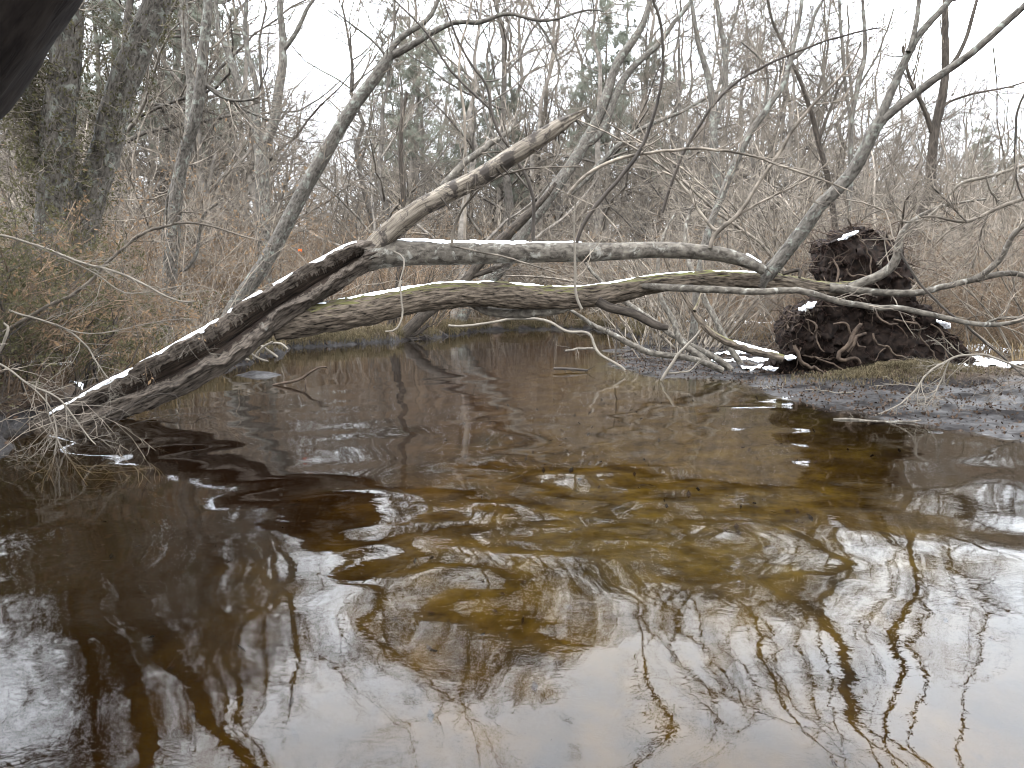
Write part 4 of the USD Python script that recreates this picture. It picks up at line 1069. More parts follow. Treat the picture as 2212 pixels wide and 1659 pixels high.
ORD = ['first', 'second', 'third', 'fourth', 'fifth', 'sixth', 'seventh', 'eighth', 'ninth', 'tenth', 'eleventh', 'twelfth', 'thirteenth', 'fourteenth', 'fifteenth', 'sixteenth', 'seventeenth', 'eighteenth', 'nineteenth', 'twentieth', 'twenty-first', 'twenty-second']


def ordered(pts, text, where='from the left'):
    """A label for each of pts, told apart by its place from the left as seen from the water."""
    order = sorted(range(len(pts)), key=lambda i: pts[i][0] / pts[i][1])
    rank = {i: r for r, i in enumerate(order)}
    return [f"{text}, {ORD[rank[i]] if rank[i] < len(pts) - 1 else 'last'} {where}" for i in range(len(pts))]


rng = np.random.default_rng(2024)
G1 = 'bare grey trees in the wood behind the water'
L1 = 'slim grey bare tree among many in the wood behind the water'
protos = []
pts = spread_points(rng, 295, (-0.95, 0.95), (17, 80), 0.8)
pts.sort(key=lambda p: p[1])
for i, (x, y) in enumerate(pts):
    H = rng.uniform(9, 20)
    top = skyline(CX + FPX * x / y) + rng.uniform(-60, 90)
    hmax = P(CX, top, y)[2]
    H = min(H, max(hmax, 3.5))
    z = float(height(x, y))
    rz = rng.uniform(0, 6.28)
    if i < 7:
        protos.append(bare_proto('bare_tree', L1, G1, 300 + i, 12.0, (x, y, z), rz, H / 12.0, limbs=15 + i % 4, spread=(25 + 4 * i, 55 + 4 * i)))
    else:
        s = H / 12.0
        thing('bare_tree', L1, 'tree', (x, y, z), G1, rz, (s * rng.uniform(0.85, 1.25), s * rng.uniform(0.85, 1.25), s), protos[i % 7])

# the wood goes on behind: too many and too far to count
pi = UsdGeom.PointInstancer.Define(stage, '/World/distant_wood')
far_pts = spread_points(rng, 280, (-1.0, 1.0), (75, 150), 0.8)
pos, scl, rot = [], [], []
for x, y in far_pts:
    top = skyline(CX + FPX * x / y) + rng.uniform(20, 150)
    H = min(rng.uniform(9, 17), max(P(CX, top, y)[2], 5.0))
    pos.append((x, y, float(height(x, y))))
    s_ = H / 12.0
    scl.append((s_ * 1.3, s_ * 1.3, s_))
    a_ = rng.uniform(0, np.pi)
    rot.append(Gf.Quath(math.cos(a_), 0, 0, math.sin(a_)))
proto_paths = []
for k_ in range(3):
    bp_ = UsdGeom.Xform.Define(stage, f'/World/distant_wood/tree_{k_ + 1:03d}')
    bp_.GetPrim().GetReferences().AddInternalReference(protos[k_ * 2])
    bp_.ClearXformOpOrder()
    for key in ('label', 'category', 'group'):
        bp_.GetPrim().SetCustomDataByKey(key, '')
    proto_paths.append(bp_.GetPath())
pi.CreatePrototypesRel().SetTargets(proto_paths)
pi.CreateProtoIndicesAttr(Vt.IntArray([i % 3 for i in range(len(pos))]))
pi.CreatePositionsAttr(Vt.Vec3fArray([Gf.Vec3f(*map(float, p)) for p in pos]))
pi.CreateScalesAttr(Vt.Vec3fArray([Gf.Vec3f(*map(float, p)) for p in scl]))
pi.CreateOrientationsAttr(Vt.QuathArray(rot))
tag(pi.GetPrim(), 'far off grey wood that reads as one mass behind the trees', 'wood', kind='stuff')

ring = [(-4.9, 3.2), (-5.6, 1.2), (-5.2, -1.5), (-6.5, -4), (-4.6, -6.5), (-2.5, -9), (1.0, -10), (4.0, -9), (7.5, -5), (6.8, -1.5), (6.5, 1.5), (6.2, 3.4), (8.0, 0), (8.5, 4.5), (-8, 0), (-8, 4), (-7.2, 6.0), (9, -7), (-9, -8), (0, -14), (-6, -13), (6, -13)]
for i, (x, y) in enumerate(ring):
    s_ = rng.uniform(1.0, 1.3)
    thing('bare_tree', 'bare tree on the near banks beside and behind the viewer', 'tree', (x, y, float(height(x, y))), 'bare trees on the near banks', rng.uniform(0, 6.28), s_, protos[i % 7])

# pines
G2 = 'pines rising above the bare wood'
pine_at = [(905, 20, 30), (1010, 150, 36), (1075, 190, 33), (860, 90, 38), (1310, 40, 30), (1370, 110, 34), (1440, 160, 40), (1270, 170, 42), (2110, 285, 45), (2190, 330, 48), (500, 60, 34), (320, 0, 28), (200, -120, 24), (420, -50, 27), (1660, 320, 52)]
pine_label = ['tall grey-green pine behind the fork of the leaning grey trunk', 'tall pine just right of the leaning grey trunk', 'pine above the middle of the broken limb', 'thin pine on the left of the middle pines', 'tall green pine above the leaning double trunk', 'pine right of the leaning double trunk', 'smaller pine on the right of the middle pair', 'pine half hidden between the middle pines', 'round-topped pine far off at the right', 'low pine at the right edge beside the round-topped one', 'pine behind the three-forked bare tree', 'pine behind the vine-clad trunks at upper left', 'tall pine behind the leaning vine-clad trunk', 'tall pine behind the pale knotted trunk', 'low far pine behind the leaning stem']
pp = []
for i, (px, py, d) in enumerate(pine_at):
    top = P(px, py, d)
    x, y, z = top[0], d, float(height(top[0], d))
    H = top[2] - z
    if i in (0, 1, 2):
        pp.append(pine_proto('pine_tree', pine_label[i], G2, 400 + i, 14.0, (x, y, z), i * 1.3, H / 14.0, crown=(0.55, 0.5, 0.6)[i]))
    elif i == 8:
        pine_proto('pine_tree', pine_label[i], G2, 412, 14.0, (x, y, z), 0.4, H / 14.0, crown=0.38, round_top=True)
    else:
        s = H / 14.0
        thing('pine_tree', pine_label[i], 'pine tree', (x, y, z), G2, rng.uniform(0, 6.28), s, pp[i % 3])

# brush along the far bank and under the trees
G3 = 'rusty leafless shrubs along the banks and under the trees'
L3 = 'rusty brown leafless shrub, one of many in the undergrowth'
sp = []
pts = spread_points(rng, 290, (-0.85, 0.9), (12.5, 46), 0.55, lambda x, y: not (y < 19 and 0.8 < x < 6 and y < 13))
pts.sort(key=lambda p: p[1])
for i, (x, y) in enumerate(pts):
    z = float(height(x, y))
    s = rng.uniform(0.7, 1.35) * (1.0 + 0.012 * y)
    rz = rng.uniform(0, 6.28)
    if i < 5:
        sp.append(shrub_proto('shrub', L3, G3, 500 + i, 2.3, 30, ('rust_twig', 'twig', 'rust_twig', 'twig', 'rust_twig')[i], (1, 0.045, 'rust_leaf') if i != 2 else (2, 0.05, 'rust_leaf'), (x, y, z), rz, s, k=(6, 5), spread=0.7, r0=0.008))
    else:
        thing('shrub', L3, 'shrub', (x, y, z), G3, rz, s, sp[i % 5])

# leaning many-stemmed saplings between the trees
G8 = 'leaning many-stemmed saplings on the banks'
L8 = 'thin grey many-stemmed sapling leaning among the shrubs on the bank'
yp = []
pts = spread_points(rng, 70, (-0.8, 0.8), (11.5, 30), 1.3, lambda x, y: (abs(x) > 3.2 or y > 22) and not -0.33 < x / y < -0.18)
pts.sort(key=lambda p: p[1])
for i, (x, y) in enumerate(pts):
    z = float(height(x, y))
    rz = rng.uniform(0, 6.28)
    s = rng.uniform(0.75, 1.25)
    if i < 4:
        yp.append(shrub_proto('sapling', L8, G8, 700 + i, 5.0, 9, 'twig', None, (x, y, z), rz, s, arch=-0.018, spread=0.35, cat='sapling', k=(12, 7), r0=0.021, tilt=0.8, wander=0.10))
    else:
        thing('sapling', L8, 'sapling', (x, y, z), G8, rz, s, yp[i % 4])

# pale arching thickets on the right bank behind the logs
G4 = 'pale arching thickets behind the logs'
TL4 = 'pale thicket of long arching twigs behind the logs'
tp = []
pts = [(2.6, 11.5), (3.6, 12.6), (4.8, 11.4), (2.4, 14.2), (4.0, 15.2), (5.6, 13.4), (6.6, 11.2), (7.6, 13.2), (6.4, 15.6), (8.4, 10.6), (5.3, 17.4), (8.0, 16.4), (3.6, 18.4), (0.6, 24.4), (-0.8, 23.6), (2.4, 24.4), (7.2, 9.4), (8.4, 8.6), (-2.6, 18.6), (-3.8, 17.0)]
L4 = ordered(pts, TL4)
for i, (x, y) in enumerate(pts):
    z = float(height(x, y))
    rz = rng.uniform(0, 6.28)
    s = rng.uniform(0.85, 1.15)
    if i < 4:
        tp.append(shrub_proto('thicket', L4[i], G4, 600 + i, 3.2, 24, 'twig', None, (x, y, z), rz, s, arch=-0.03, spread=0.6, cat='thicket', k=(5, 4), r0=0.010, tilt=0.75, wander=0.09))
    else:
        thing('thicket', L4[i], 'thicket', (x, y, z), G4, rz, s, tp[i % 4])

# red-brown brush at the right edge
G5 = 'red-brown brush at the right edge'
TL5 = 'red-brown brush on the right bank'
bp = []
pts = [(6.3, 11.6), (7.3, 11.2), (8.2, 11.4), (6.9, 10.9), (5.9, 12.2), (7.6, 12.4), (7.6, 10.2), (8.6, 10.6), (5.5, 12.6), (8.6, 11.6), (6.2, 12.4), (4.9, 12.9)]
L5 = ordered(pts, TL5)
for i, (x, y) in enumerate(pts):
    z = float(height(x, y))
    rz = rng.uniform(0, 6.28)
    s = rng.uniform(0.8, 1.1)
    if i < 2:
        bp.append(shrub_proto('brush', L5[i], G5, 620 + i, 1.9, 44, 'rust_twig', (1, 0.03, 'rust_leaf'), (x, y, z), rz, s, spread=0.5, k=(5, 5), r0=0.005))
    else:
        thing('brush', L5[i], 'shrub', (x, y, z), G5, rz, s, bp[i % 2])

# ------------------------------------------------------------------ left thicket
G6 = 'olive evergreen thicket on the left bank'
TL6 = 'olive evergreen shrub in the left thicket'
op = []
pts = [(-4.1, 6.4), (-4.7, 5.8), (-5.0, 7.3), (-5.6, 6.4), (-4.2, 5.1), (-5.5, 8.3), (-6.3, 8.6), (-4.9, 5.0)]
L6 = ordered(pts, TL6)
for i, (x, y) in enumerate(pts):
    z = float(height(x, y))
    rz = rng.uniform(0, 6.28)
    s = rng.uniform(0.65, 1.15)
    if i < 3:
        op.append(shrub_proto('evergreen_shrub', L6[i], G6, 640 + i, 1.9, 30, 'dark_twig', (8, 0.038, 'olive_leaf'), (x, y, z), rz, s, spread=0.5, k=(6, 5), r0=0.007, tilt=0.6))
    else:
        thing('evergreen_shrub', L6[i], 'shrub', (x, y, z), G6, rz, s, op[i % 3])
pts = [(-4.35, 7.0), (-4.5, 8.2), (-4.9, 9.1), (-5.3, 7.8), (-4.4, 5.6), (-5.9, 9.6), (-4.6, 10.2), (-5.6, 10.8), (-5.2, 6.1), (-4.3, 6.0)]
labs = ordered(pts, 'brown leafless shrub mixed into the left thicket')
for i, (x, y) in enumerate(pts):
    s = rng.uniform(0.6, 0.95)
    thing('shrub', labs[i], 'shrub', (x, y, float(height(x, y))), 'brown shrubs in the left thicket', rng.uniform(0, 6.28), s, (sp + tp[:2])[i % 7])
G7 = 'bare tangled bushes leaning over the water at the left'
bt = []
pts = [(-3.6, 4.7), (-3.55, 5.4), (-3.35, 4.1), (-3.95, 5.0)]
lab7 = ordered(pts, 'bare twiggy bush at the foot of the hollow trunk')
for i, (x, y) in enumerate(pts):
    z = float(height(x, y))
    rz = rng.uniform(0, 6.28)
    if i < 2:
        bt.append(shrub_proto('bare_bush', lab7[i], G7, 660 + i, 1.25, 12, ('twig', 'dark_twig')[i], None, (x, y, z), rz, 1.0, arch=-0.07, spread=0.35, k=(6, 4), r0=0.0038, tilt=1.1, wander=0.16, cat='bush'))
    else:
        thing('bare_bush', lab7[i], 'bush', (x, y, z), G7, rz, rng.uniform(0.8, 1.1), bt[i % 2])
pts = [(4.15, 6.55), (4.75, 7.1), (4.9, 7.9), (5.5, 8.3)]
labs = ordered(pts, 'low twiggy bush on the mud at the right edge')
for i, (x, y) in enumerate(pts):
    thing('bare_bush', labs[i], 'bush', (x, y, float(height(x, y)) + 0.05), 'twiggy bushes on the right mud', rng.uniform(0, 6.28), (0.6, 0.6, 0.45), bt[i % 2])
for nm, lab, stems, d, mat, s_ in (
    ('arching_branch', 'long grey branch arching up from the left edge over the thicket', [[(-20, 735, 11), (22, 709, 11), (89, 668, 11), (177, 626, 10), (207, 598, 9), (259, 542, 8), (314, 502, 8), (370, 484, 7), (407, 481, 6), (492, 499, 5), (560, 520, 3)], [(372, 484, 5), (395, 460, 4), (430, 460, 3)]], 5.4, M['twig'], 81),
    ('arching_branch', 'pale branch reaching right from the left edge, pointing at the knotted trunk', [[(-40, 505, 7), (0, 509, 7), (74, 528, 7), (185, 566, 7), (296, 605, 7), (340, 631, 6), (420, 651, 5)], [(74, 530, 4), (137, 557, 4), (207, 594, 4), (259, 627, 4), (333, 629, 3), (480, 640, 2)]], 5.2, M['pale_twig'], 83),
    ('arching_branch', 'thin pale branch drooping through the left thicket towards the hollow trunk', [[(20, 670, 6), (74, 687, 6), (177, 738, 5), (210, 785, 4), (240, 823, 3)], [(120, 700, 4), (210, 720, 3), (300, 705, 3), (420, 690, 2)]], 5.2, M['pale_twig'], 85),
    ('arching_branch', 'pale twisted branch hanging down to the water at the far left', [[(-20, 780, 7), (20, 800, 6), (55, 827, 6), (129, 864, 5), (160, 900, 5), (207, 960, 3)], [(100, 850, 4), (140, 979, 4), (168, 1020, 3), (189, 1049, 2)], [(60, 830, 4), (120, 930, 4), (110, 1010, 3), (85, 1100, 2)], [(-10, 1035, 5), (41, 1071, 5), (33, 1115, 4), (28, 1135, 3)], [(41, 1071, 4), (90, 1078, 3), (100, 1105, 2)]], 4.6, M['pale_twig'], 87),
    ('curled_branch', 'curled pale branch stub at the left edge', [[(-6, 765, 8), (4, 752, 8), (16, 731, 8), (18, 708, 7), (8, 698, 6)]], 4.9, M['pale_twig'], 89)):
    base = pix(stems[0], d)
    o = base[0, :3].copy()
    t_ = thing(nm, lab, 'branch', o)
    coll = []
    for i, s in enumerate(stems):
        limb(t_, o, s, d, d, mat, 'stem' if i == 0 else 'branch', step=0.03, sides=8, collect=coll, wob=0.04, seed=s_, ws=0.75)
    if nm != 'curled_branch':
        twigs(t_, o, coll, s_, mat, k=(14, 4, 3), l0=(0.12, 0.5), rmin=0.001, rmax=0.003)

# ------------------------------------------------------------------ fallen multi-stemmed tree behind the logs on the right mud
def lying(name, label, stems, d, d1, mat, tw, seed, k=(5, 4, 3), l0=(0.2, 0.7), cat='branch', snow=None):
    o = pix(stems[0], d, d1)[0, :3]
    t_ = thing(name, label, cat, o)
    coll = []
    for i, s in enumerate(stems):
        limb(t_, o, s, d, d1, mat, 'stem' if i == 0 else 'branch', sides=12, collect=coll, wob=0.03, seed=seed)
    if tw is not None:
        twigs(t_, o, coll, seed, tw, k=k, l0=l0, rmax=0.005)
    return coll


c_ = lying('fallen_sapling', 'brown stem with snow sweeping up left from the root plate foot', [[(1692, 775, 17), (1638, 760, 17), (1590, 746, 16), (1542, 722, 14), (1487, 653, 12), (1454, 594, 10), (1425, 520, 7)], [(1500, 672, 8), (1520, 600, 6), (1515, 540, 4)]], 9.0, 9.6, M['ridged_bark'], M['twig'], 91)
SC = smooth_path(np.column_stack([c_[0][0], c_[0][1]]), 0.03)
snow_strip(SC[0], SC[1], 0.03, 0.28, 0.6, 0.012, 21, 'snow strip on the brown stem left of the root plate')
lying('fallen_sapling', 'long pale stem lying low over the mud, pointing left over the water', [[(1560, 800, 14), (1542, 792, 14), (1498, 776, 13), (1449, 768, 13), (1390, 758, 13), (1323, 723, 12), (1279, 701, 10), (1253, 683, 8), (1200, 660, 5)]], 8.9, 8.4, M['grey_bark'], M['twig'], 92)
lying('fallen_sapling', 'grey stem curving up steeply from the mud left of the root plate', [[(1530, 786, 16), (1505, 764, 15), (1472, 738, 14), (1454, 690, 13), (1431, 653, 11), (1420, 590, 8), (1430, 520, 6), (1460, 460, 4)]], 9.1, 9.5, M['grey_bark'], M['twig'], 93)
lying('fallen_sapling', 'grey stem rising left from the mud in a long bow', [[(1580, 800, 15), (1540, 770, 14), (1490, 745, 13), (1420, 700, 12), (1350, 650, 10), (1300, 610, 8), (1260, 560, 5)]], 9.6, 10.2, M['grey_bark'], M['twig'], 94)
lying('fallen_sapling', 'grey stem leaning up left beyond the knotted end of the logs', [[(1600, 785, 14), (1560, 720, 13), (1530, 660, 12), (1500, 600, 10), (1480, 520, 8), (1500, 440, 6)]], 10.0, 10.6, M['grey_bark'], M['twig'], 95)
lying('forked_stick', 'thin pale stick bending down into the water right of the middle', [[(969, 703, 5), (1057, 697, 5), (1198, 701, 6), (1235, 718, 6), (1272, 721, 6), (1287, 753, 6), (1320, 780, 6), (1350, 800, 6)], [(1287, 753, 5), (1250, 753, 5), (1220, 758, 4)]], 10.0, 9.4, M['pale_twig'], M['twig'], 96, k=(3, 3, 2), l0=(0.1, 0.4))
lying('stick', 'dark upright stick standing in the shallow water beside the forked stick', [[(1331, 790, 4), (1331, 740, 4), (1332, 697, 3)]], 9.6, 9.6, M['dark_twig'], None, 97)
lying('stick', 'dark stick lying flat on the water with dead leaves caught on it', [[(1196, 796, 5), (1230, 797, 6), (1270, 800, 4)]], 9.75, 9.7, M['dark_twig'], M['dark_twig'], 98, k=(5, 3, 2), l0=(0.08, 0.2))
lying('stick', 'bent stick poking out of the water right of the hollow trunk', [[(590, 832, 5), (622, 826, 6), (652, 816, 6), (672, 802, 5), (706, 793, 4)], [(652, 816, 4), (660, 822, 3), (659, 836, 3)]], 8.2, 8.1, M['root'], None, 99)
lying('stick', 'pale forked stick at the mud edge left of the root plate', [[(1428, 822, 6), (1442, 800, 7), (1470, 760, 6), (1500, 730, 5), (1515, 710, 3)], [(1440, 806, 4), (1480, 805, 4), (1510, 780, 3)]], 8.6, 8.6, M['pale_twig'], M['pale_twig'], 100, k=(3, 3, 2), l0=(0.1, 0.3))
lying('stick', 'dark slanting stick from the root plate down to the right edge', [[(1945, 546, 5), (1993, 616, 5), (2097, 712, 5), (2180, 785, 4), (2225, 825, 3)]], 7.0, 6.6, M['dark_twig'], M['twig'], 101, k=(6, 3, 2), l0=(0.1, 0.4))
lying('arching_branch', 'thin branch arching low over the mud at the right, its tip in the water', [[(2225, 800, 5), (2193, 790, 5), (2134, 768, 5), (2052, 775, 5), (2008, 800, 4), (1956, 864, 4), (1920, 885, 3), (1875, 904, 2)], [(2052, 775, 3), (2030, 830, 3), (2000, 880, 2)]], 6.2, 6.1, M['pale_twig'], M['pale_twig'], 102, k=(16, 5, 3), l0=(0.1, 0.4))
lying('arching_branch', 'dark branch bowing down from the right edge above the root plate', [[(2240, 420, 10), (2212, 429, 9), (2134, 462, 8), (2090, 480, 7), (2045, 474, 5), (1990, 470, 4)], [(2134, 462, 5), (2115, 520, 4), (2100, 580, 3)], [(2090, 480, 4), (2050, 440, 4), (2010, 400, 3)]], 6.4, 6.5, M['twig'], M['twig'], 103, k=(18, 5, 3), l0=(0.15, 0.6))
lying('arching_branch', 'pale branch sweeping down left from the right edge below the round-topped pine', [[(2240, 350, 7), (2212, 357, 7), (2130, 381, 7), (2067, 403, 6), (2041, 433, 5), (2008, 466, 5), (1950, 478, 3)], [(2130, 381, 4), (2150, 430, 4), (2172, 450, 3)]], 6.7, 6.8, M['pale_twig'], M['twig'], 104, k=(18, 5, 3), l0=(0.15, 0.6))
lying('arching_branch', 'thin dark twig curving down the right edge', [[(2230, 180, 5), (2206, 220, 5), (2192, 290, 5), (2195, 370, 4), (2212, 430, 3), (2240, 450, 3)]], 6.2, 6.2, M['dark_twig'], M['twig'], 105, k=(18, 5, 3), l0=(0.15, 0.6))
lying('floating_branch', 'flat grey branch lying at the edge of the mud at the right', [[(1800, 906, 5), (1850, 908, 8), (1920, 912, 7), (1990, 908, 4)]], 5.9, 5.75, M['grey_bark'], None, 106)
# sticks strewn on the right mud
srng = np.random.default_rng(55)
made = 0
while made < 16:
    x, y = srng.uniform(1.6, 5.0), srng.uniform(6.2, 11.5)
    ds_ = float(shore_distance(np.array(x), np.array(y)))
    if not 0.02 < ds_ < 1.8 or abs(x) > 0.68 * y:
        continue
    a_, L_ = srng.uniform(0, 3.14), srng.uniform(0.25, 0.9)
    u_ = np.linspace(-0.5, 0.5, 9)
    px_, py_ = x + u_ * L_ * math.cos(a_), y + u_ * L_ * math.sin(a_)
    C = np.column_stack([px_, py_, np.maximum(height(px_, py_), 0) + 0.012])
    C = C + srng.normal(size=C.shape) * 0.012
    r_ = srng.uniform(0.004, 0.010)
    t_ = thing('stick', 'dark wet stick lying on the black mud at the right', 'stick', (x, y, 0), 'sticks strewn on the right mud')
    obj(t_, 'stem', tubes(C, r_ * np.linspace(1, 0.5, 9), 6), M['root'] if made % 3 else M['pale_twig'], origin=np.array([x, y, 0.0]))
    C1, R1 = spawn(srng, C[None], np.full((1, 9), r_), 4, (0.2, 0.9), (30, 60), (0.15, 0.4), 0.6, 4, 0.2, 0.02)
    obj(t_, 'twigs', tubes(C1, R1, 4), M['root'] if made % 3 else M['pale_twig'], kind='stuff', origin=np.array([x, y, 0.0]))
    made += 1
# pale roots at the left bank behind the trunk
o = P(545, 775, 10.0)
t_ = thing('root_tangle', 'tangle of pale washed-out roots at the left bank behind the hollow trunk', 'roots', o)
for i, rows in enumerate(([(500, 768, 6), (530, 766, 7), (548, 750, 6), (552, 740, 4)], [(560, 745, 6), (585, 760, 6), (600, 772, 5)], [(548, 776, 5), (560, 760, 6), (575, 745, 5), (590, 738, 4)], [(575, 745, 5), (600, 740, 5), (622, 755, 4)], [(530, 745, 5), (545, 765, 5), (580, 780, 4)], [(480, 790, 4), (520, 775, 5), (540, 778, 4)])):
    limb(t_, o, rows, 9.9, 9.8, M['pale_twig'], 'root', step=0.03, sides=8, wob=0.03, seed=i)

# orange tape tag on a bush of the left bank
TPO = P(648, 540, 12.0)
TP = thing('marker_tape', 'tiny orange tape tag in the brush right of the leaning grey trunk', 'tape', TPO)
lx = np.linspace(-1, 1, 9)
rib = np.concatenate([np.column_stack([lx * 0.035, 0.012 * np.sin(lx * 4), 0.016 - 0.012 * lx ** 2]), np.column_stack([lx * 0.035, 0.012 * np.sin(lx * 4), -0.016 - 0.012 * lx ** 2])])
obj(TP, 'ribbon', {'v': rib, 'f': np.array([[i, i + 1, i + 10] for i in range(8)] + [[i, i + 10, i + 9] for i in range(8)])}, M['tape'])
tw_ = np.array([[-0.01, 0.01, -0.9], [0.01, 0.0, -0.45], [-0.035, 0.0, 0.0], [-0.02, 0.0, 0.3]])
obj(TP, 'twig', tubes(tw_, np.array([0.006, 0.005, 0.004, 0.002]), 5), M['twig'])

# ------------------------------------------------------------------ snow on the ground, mud litter, grass
def draped(rng, blobs, res, thick, seed, cut):
    gs = []
    for cx_, cy_, rx, ry in blobs:
        n1, n2 = max(6, int(2 * rx / res)), max(6, int(2 * ry / res))
        x, y = np.meshgrid(np.linspace(cx_ - rx, cx_ + rx, n1), np.linspace(cy_ - ry, cy_ + ry, n2), indexing='ij')
        e = 1 - ((x - cx_) / rx) ** 2 - ((y - cy_) / ry) ** 2
        hN = meshkit.fbm(np.stack([x * 7, y * 7, 0 * x + seed], -1), 4, seed) + 0.35 * e - cut
        z = height(x, y) + np.clip(hN * 0.25, -0.03, thick)
        keep = hN > -0.06
        q = grid_faces(n1, n2)
        k_ = keep.reshape(-1)[q].all(1)
        if not k_.any():
            continue
        q = q[k_]
        v = np.stack([x, y, z], -1).reshape(-1, 3)
        gs.append(subset({'v': v}, np.vstack([q[:, [0, 1, 2]], q[:, [0, 2, 3]]])))
    return join(gs)


rng = np.random.default_rng(77)
at = lambda px, py: (P(px, py, 1)[0] * (dd_ := (EYE - 0.08) / -(P(px, py, 1)[2] - EYE)), dd_)
bl = []
for px, py, rx, ry in ((1610, 775, 0.55, 0.22), (1580, 762, 0.35, 0.2), (1650, 790, 0.3, 0.12), (2010, 800, 0.35, 0.25), (2070, 790, 0.5, 0.25), (2140, 800, 0.45, 0.25), (2180, 770, 0.5, 0.4), (2120, 765, 0.4, 0.4), (2000, 780, 0.25, 0.2), (1690, 700, 0.9, 0.6), (1560, 695, 1.2, 0.4), (1630, 720, 0.5, 0.3), (1500, 715, 0.4, 0.3)):
    x, y = at(px, py)
    bl.append((x, y, rx, ry))
obj('/World', 'snow', draped(rng, bl, 0.03, 0.03, 3, 0.44), M['snow'], 'thin patches of old snow on the right bank around the root plate', 'snow', kind='stuff', smooth=True)
bl = []
for i in range(11):
    x, y = rng.uniform(-5.2, -3.45), rng.uniform(6.0, 10)
    bl.append((x, y, rng.uniform(0.04, 0.13), rng.uniform(0.04, 0.13)))
obj('/World', 'snow', draped(rng, bl, 0.02, 0.025, 5, 0.50), M['snow'], 'small flecks of old snow on the left bank in the thicket', 'snow', kind='stuff', smooth=True)

# dead leaves and bits on the mud
N = 12000
x = rng.uniform(1.2, 6.5, N)
y = rng.uniform(5.0, 13, N)
dsh = shore_distance(x, y)
ok = (dsh > -0.1) & (dsh < 3.0)
x, y = x[ok], y[ok]
p = np.column_stack([x, y, height(x, y) + 0.008])
Cc = np.stack([p, p + rng.normal(size=p.shape) * [0.02, 0.02, 0.008] + [0, 0, 0.004]], 1)
obj('/World', 'leaf_litter', leaves(rng, Cc, np.full((len(p), 2), 0.01), 1, 0.034, jitter=0.006, aspect=0.6, flat=1.2), M['dead_leaf'], 'dark bits of dead leaf scattered over the black mud', 'leaf litter', kind='stuff')

N = 9000
x = rng.uniform(-6.5, -2.8, N)
y = rng.uniform(3.2, 15, N)
dsh = shore_distance(x, y)
ok = (dsh > -0.15) & (dsh < 1.6)
x, y = x[ok], y[ok]
p = np.column_stack([x, y, height(x, y) + 0.01])
p = p[p[:, 2] > 0.01]
Cc = np.stack([p, p + rng.normal(size=p.shape) * [0.02, 0.02, 0.008] + [0, 0, 0.004]], 1)
obj('/World', 'leaf_litter', leaves(rng, Cc, np.full((len(p), 2), 0.01), 1, 0.055, jitter=0.008, aspect=0.6, flat=1.0), M['dead_leaf'], 'brown dead leaves covering the left bank under the thicket', 'leaf litter', kind='stuff')
N = 1500
x = rng.uniform(-3.0, 3.2, N)
y = rng.uniform(1.2, 9, N)
ok = (shore_distance(x, y) < -0.3) & (meshkit.fbm(np.column_stack([x * 1.3, y * 1.3, 0 * x]), 3, 66) > 0.5)
x, y = x[ok], y[ok]
p = np.column_stack([x, y, height(x, y) + 0.008])
Cc = np.stack([p, p + rng.normal(size=p.shape) * [0.02, 0.02, 0.003]], 1)
obj('/World', 'sunken_leaves', leaves(rng, Cc, np.full((len(p), 2), 0.01), 1, 0.045, jitter=0.003, aspect=0.6, flat=4.0), M['soil'], 'dark dead leaves lying on the stream bed under the water', 'leaf litter', kind='stuff')

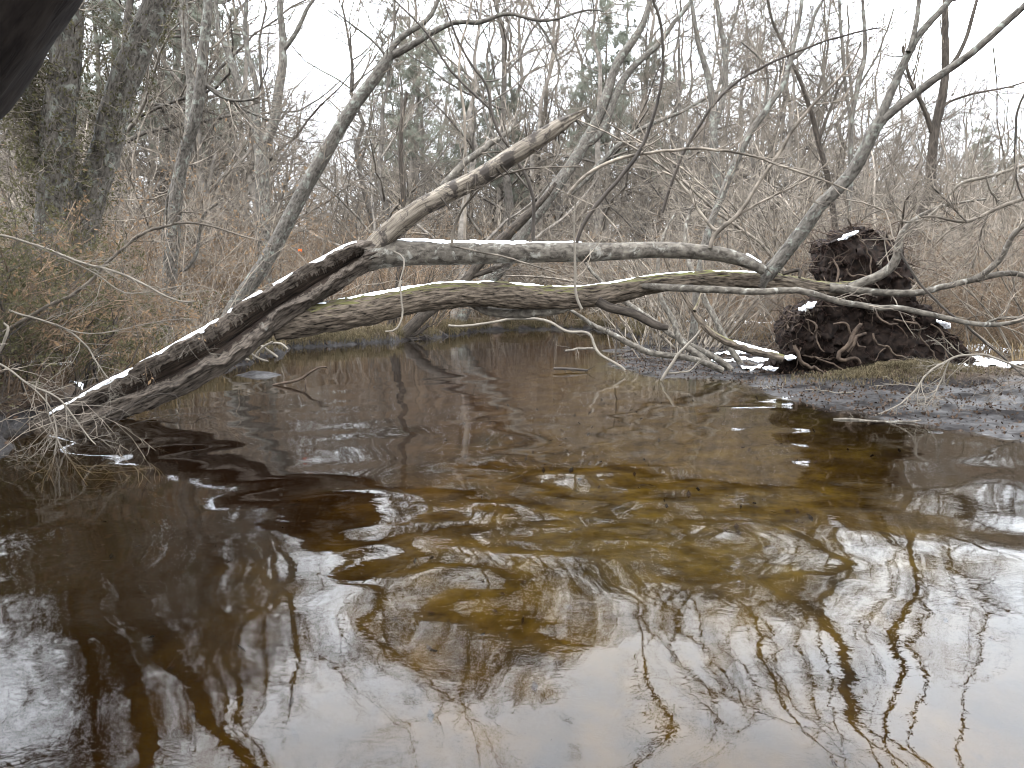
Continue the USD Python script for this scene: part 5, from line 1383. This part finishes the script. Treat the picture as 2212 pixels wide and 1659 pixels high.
# sticks and grass
def blades(rng, x, y, hgt, lean=0.5, w=0.004, droop=0.5):
    n = len(x)
    z = height(x, y) - 0.01
    a = rng.uniform(0, 2 * np.pi, n)
    d = np.column_stack([np.cos(a), np.sin(a), np.zeros(n)])
    L = hgt * rng.uniform(0.5, 1.3, n)
    p0 = np.column_stack([x, y, z])
    l_ = lean * rng.uniform(0.2, 1.4, n)[:, None]
    p1 = p0 + d * L[:, None] * l_ * 0.35 + np.array([0, 0, 0.62]) * L[:, None]
    p2 = p0 + d * L[:, None] * l_ * 1.0 + np.array([0, 0, 1.0 - droop * 0.4]) * L[:, None]
    s = np.column_stack([-np.sin(a), np.cos(a), np.zeros(n)]) * w
    v = np.stack([p0 - s, p0 + s, p1 + s * 0.7, p1 - s * 0.7, p2], 1).reshape(-1, 3)
    b = np.arange(n)[:, None] * 5
    return {'v': v, 'f': np.vstack([b + [0, 1, 2], b + [0, 2, 3], b + [3, 2, 4]])}


n = 3800
x = 4.45 + rng.normal(size=n) * 0.5
y = 8.35 + rng.normal(size=n) * 0.22
obj('/World', 'grass_tussock', blades(rng, x, y, 0.10, 1.1, 0.004, 1.2), M['moss_grass'], 'low mossy grass tussock at the foot of the root plate', 'grass', kind='stuff')
x = rng.uniform(-13, 16, 60000)
y = rng.uniform(6, 34, 60000)
ds = shore_distance(x, y)
keep = (ds > np.where(x < 0, 0.03, 0.25)) & (np.abs(x) < 0.85 * y) & ~((x > 1) & (x < 6.5) & (y < 14.5) & (ds < 3.2)) & (meshkit.fbm(np.column_stack([x * 0.8, y * 0.8, 0 * x]), 3, 4) > 0.42)
ex, ey = [], []
for a_, b_ in zip(_e[:-1], _e[1:]):
    if min(a_[1], b_[1]) > 6.5 and not (a_[0] > 1.0 and max(a_[1], b_[1]) < 17.5):
        m_ = int(900 * np.hypot(*(b_ - a_)))
        w_ = rng.uniform(0, 1, m_)[:, None]
        q_ = a_ * (1 - w_) + b_ * w_
        out_ = np.array([b_[1] - a_[1], a_[0] - b_[0]]) / np.hypot(*(b_ - a_))
        q_ = q_ + rng.normal(0.1, 0.22, m_)[:, None] * out_
        hq = height(q_[:, 0], q_[:, 1])
        kq = (hq > 0.02) & (meshkit.fbm(np.column_stack([q_ * 2.2, 0 * hq]), 2, 12) > 0.40)
        ex.append(q_[kq, 0]), ey.append(q_[kq, 1])
ex, ey = np.concatenate(ex), np.concatenate(ey)
obj('/World', 'bank_grass', blades(rng, ex, ey, 0.22, 1.3, 0.005, 1.6), M['moss_grass'], 'drooping dead grass along the edge of the far and left banks', 'grass', kind='stuff')
obj('/World', 'dry_grass', blades(rng, x[keep], y[keep], 0.32, 0.8, 0.006), M['grass'], 'dry tan grass and stalks on the banks under the shrubs', 'grass', kind='stuff')
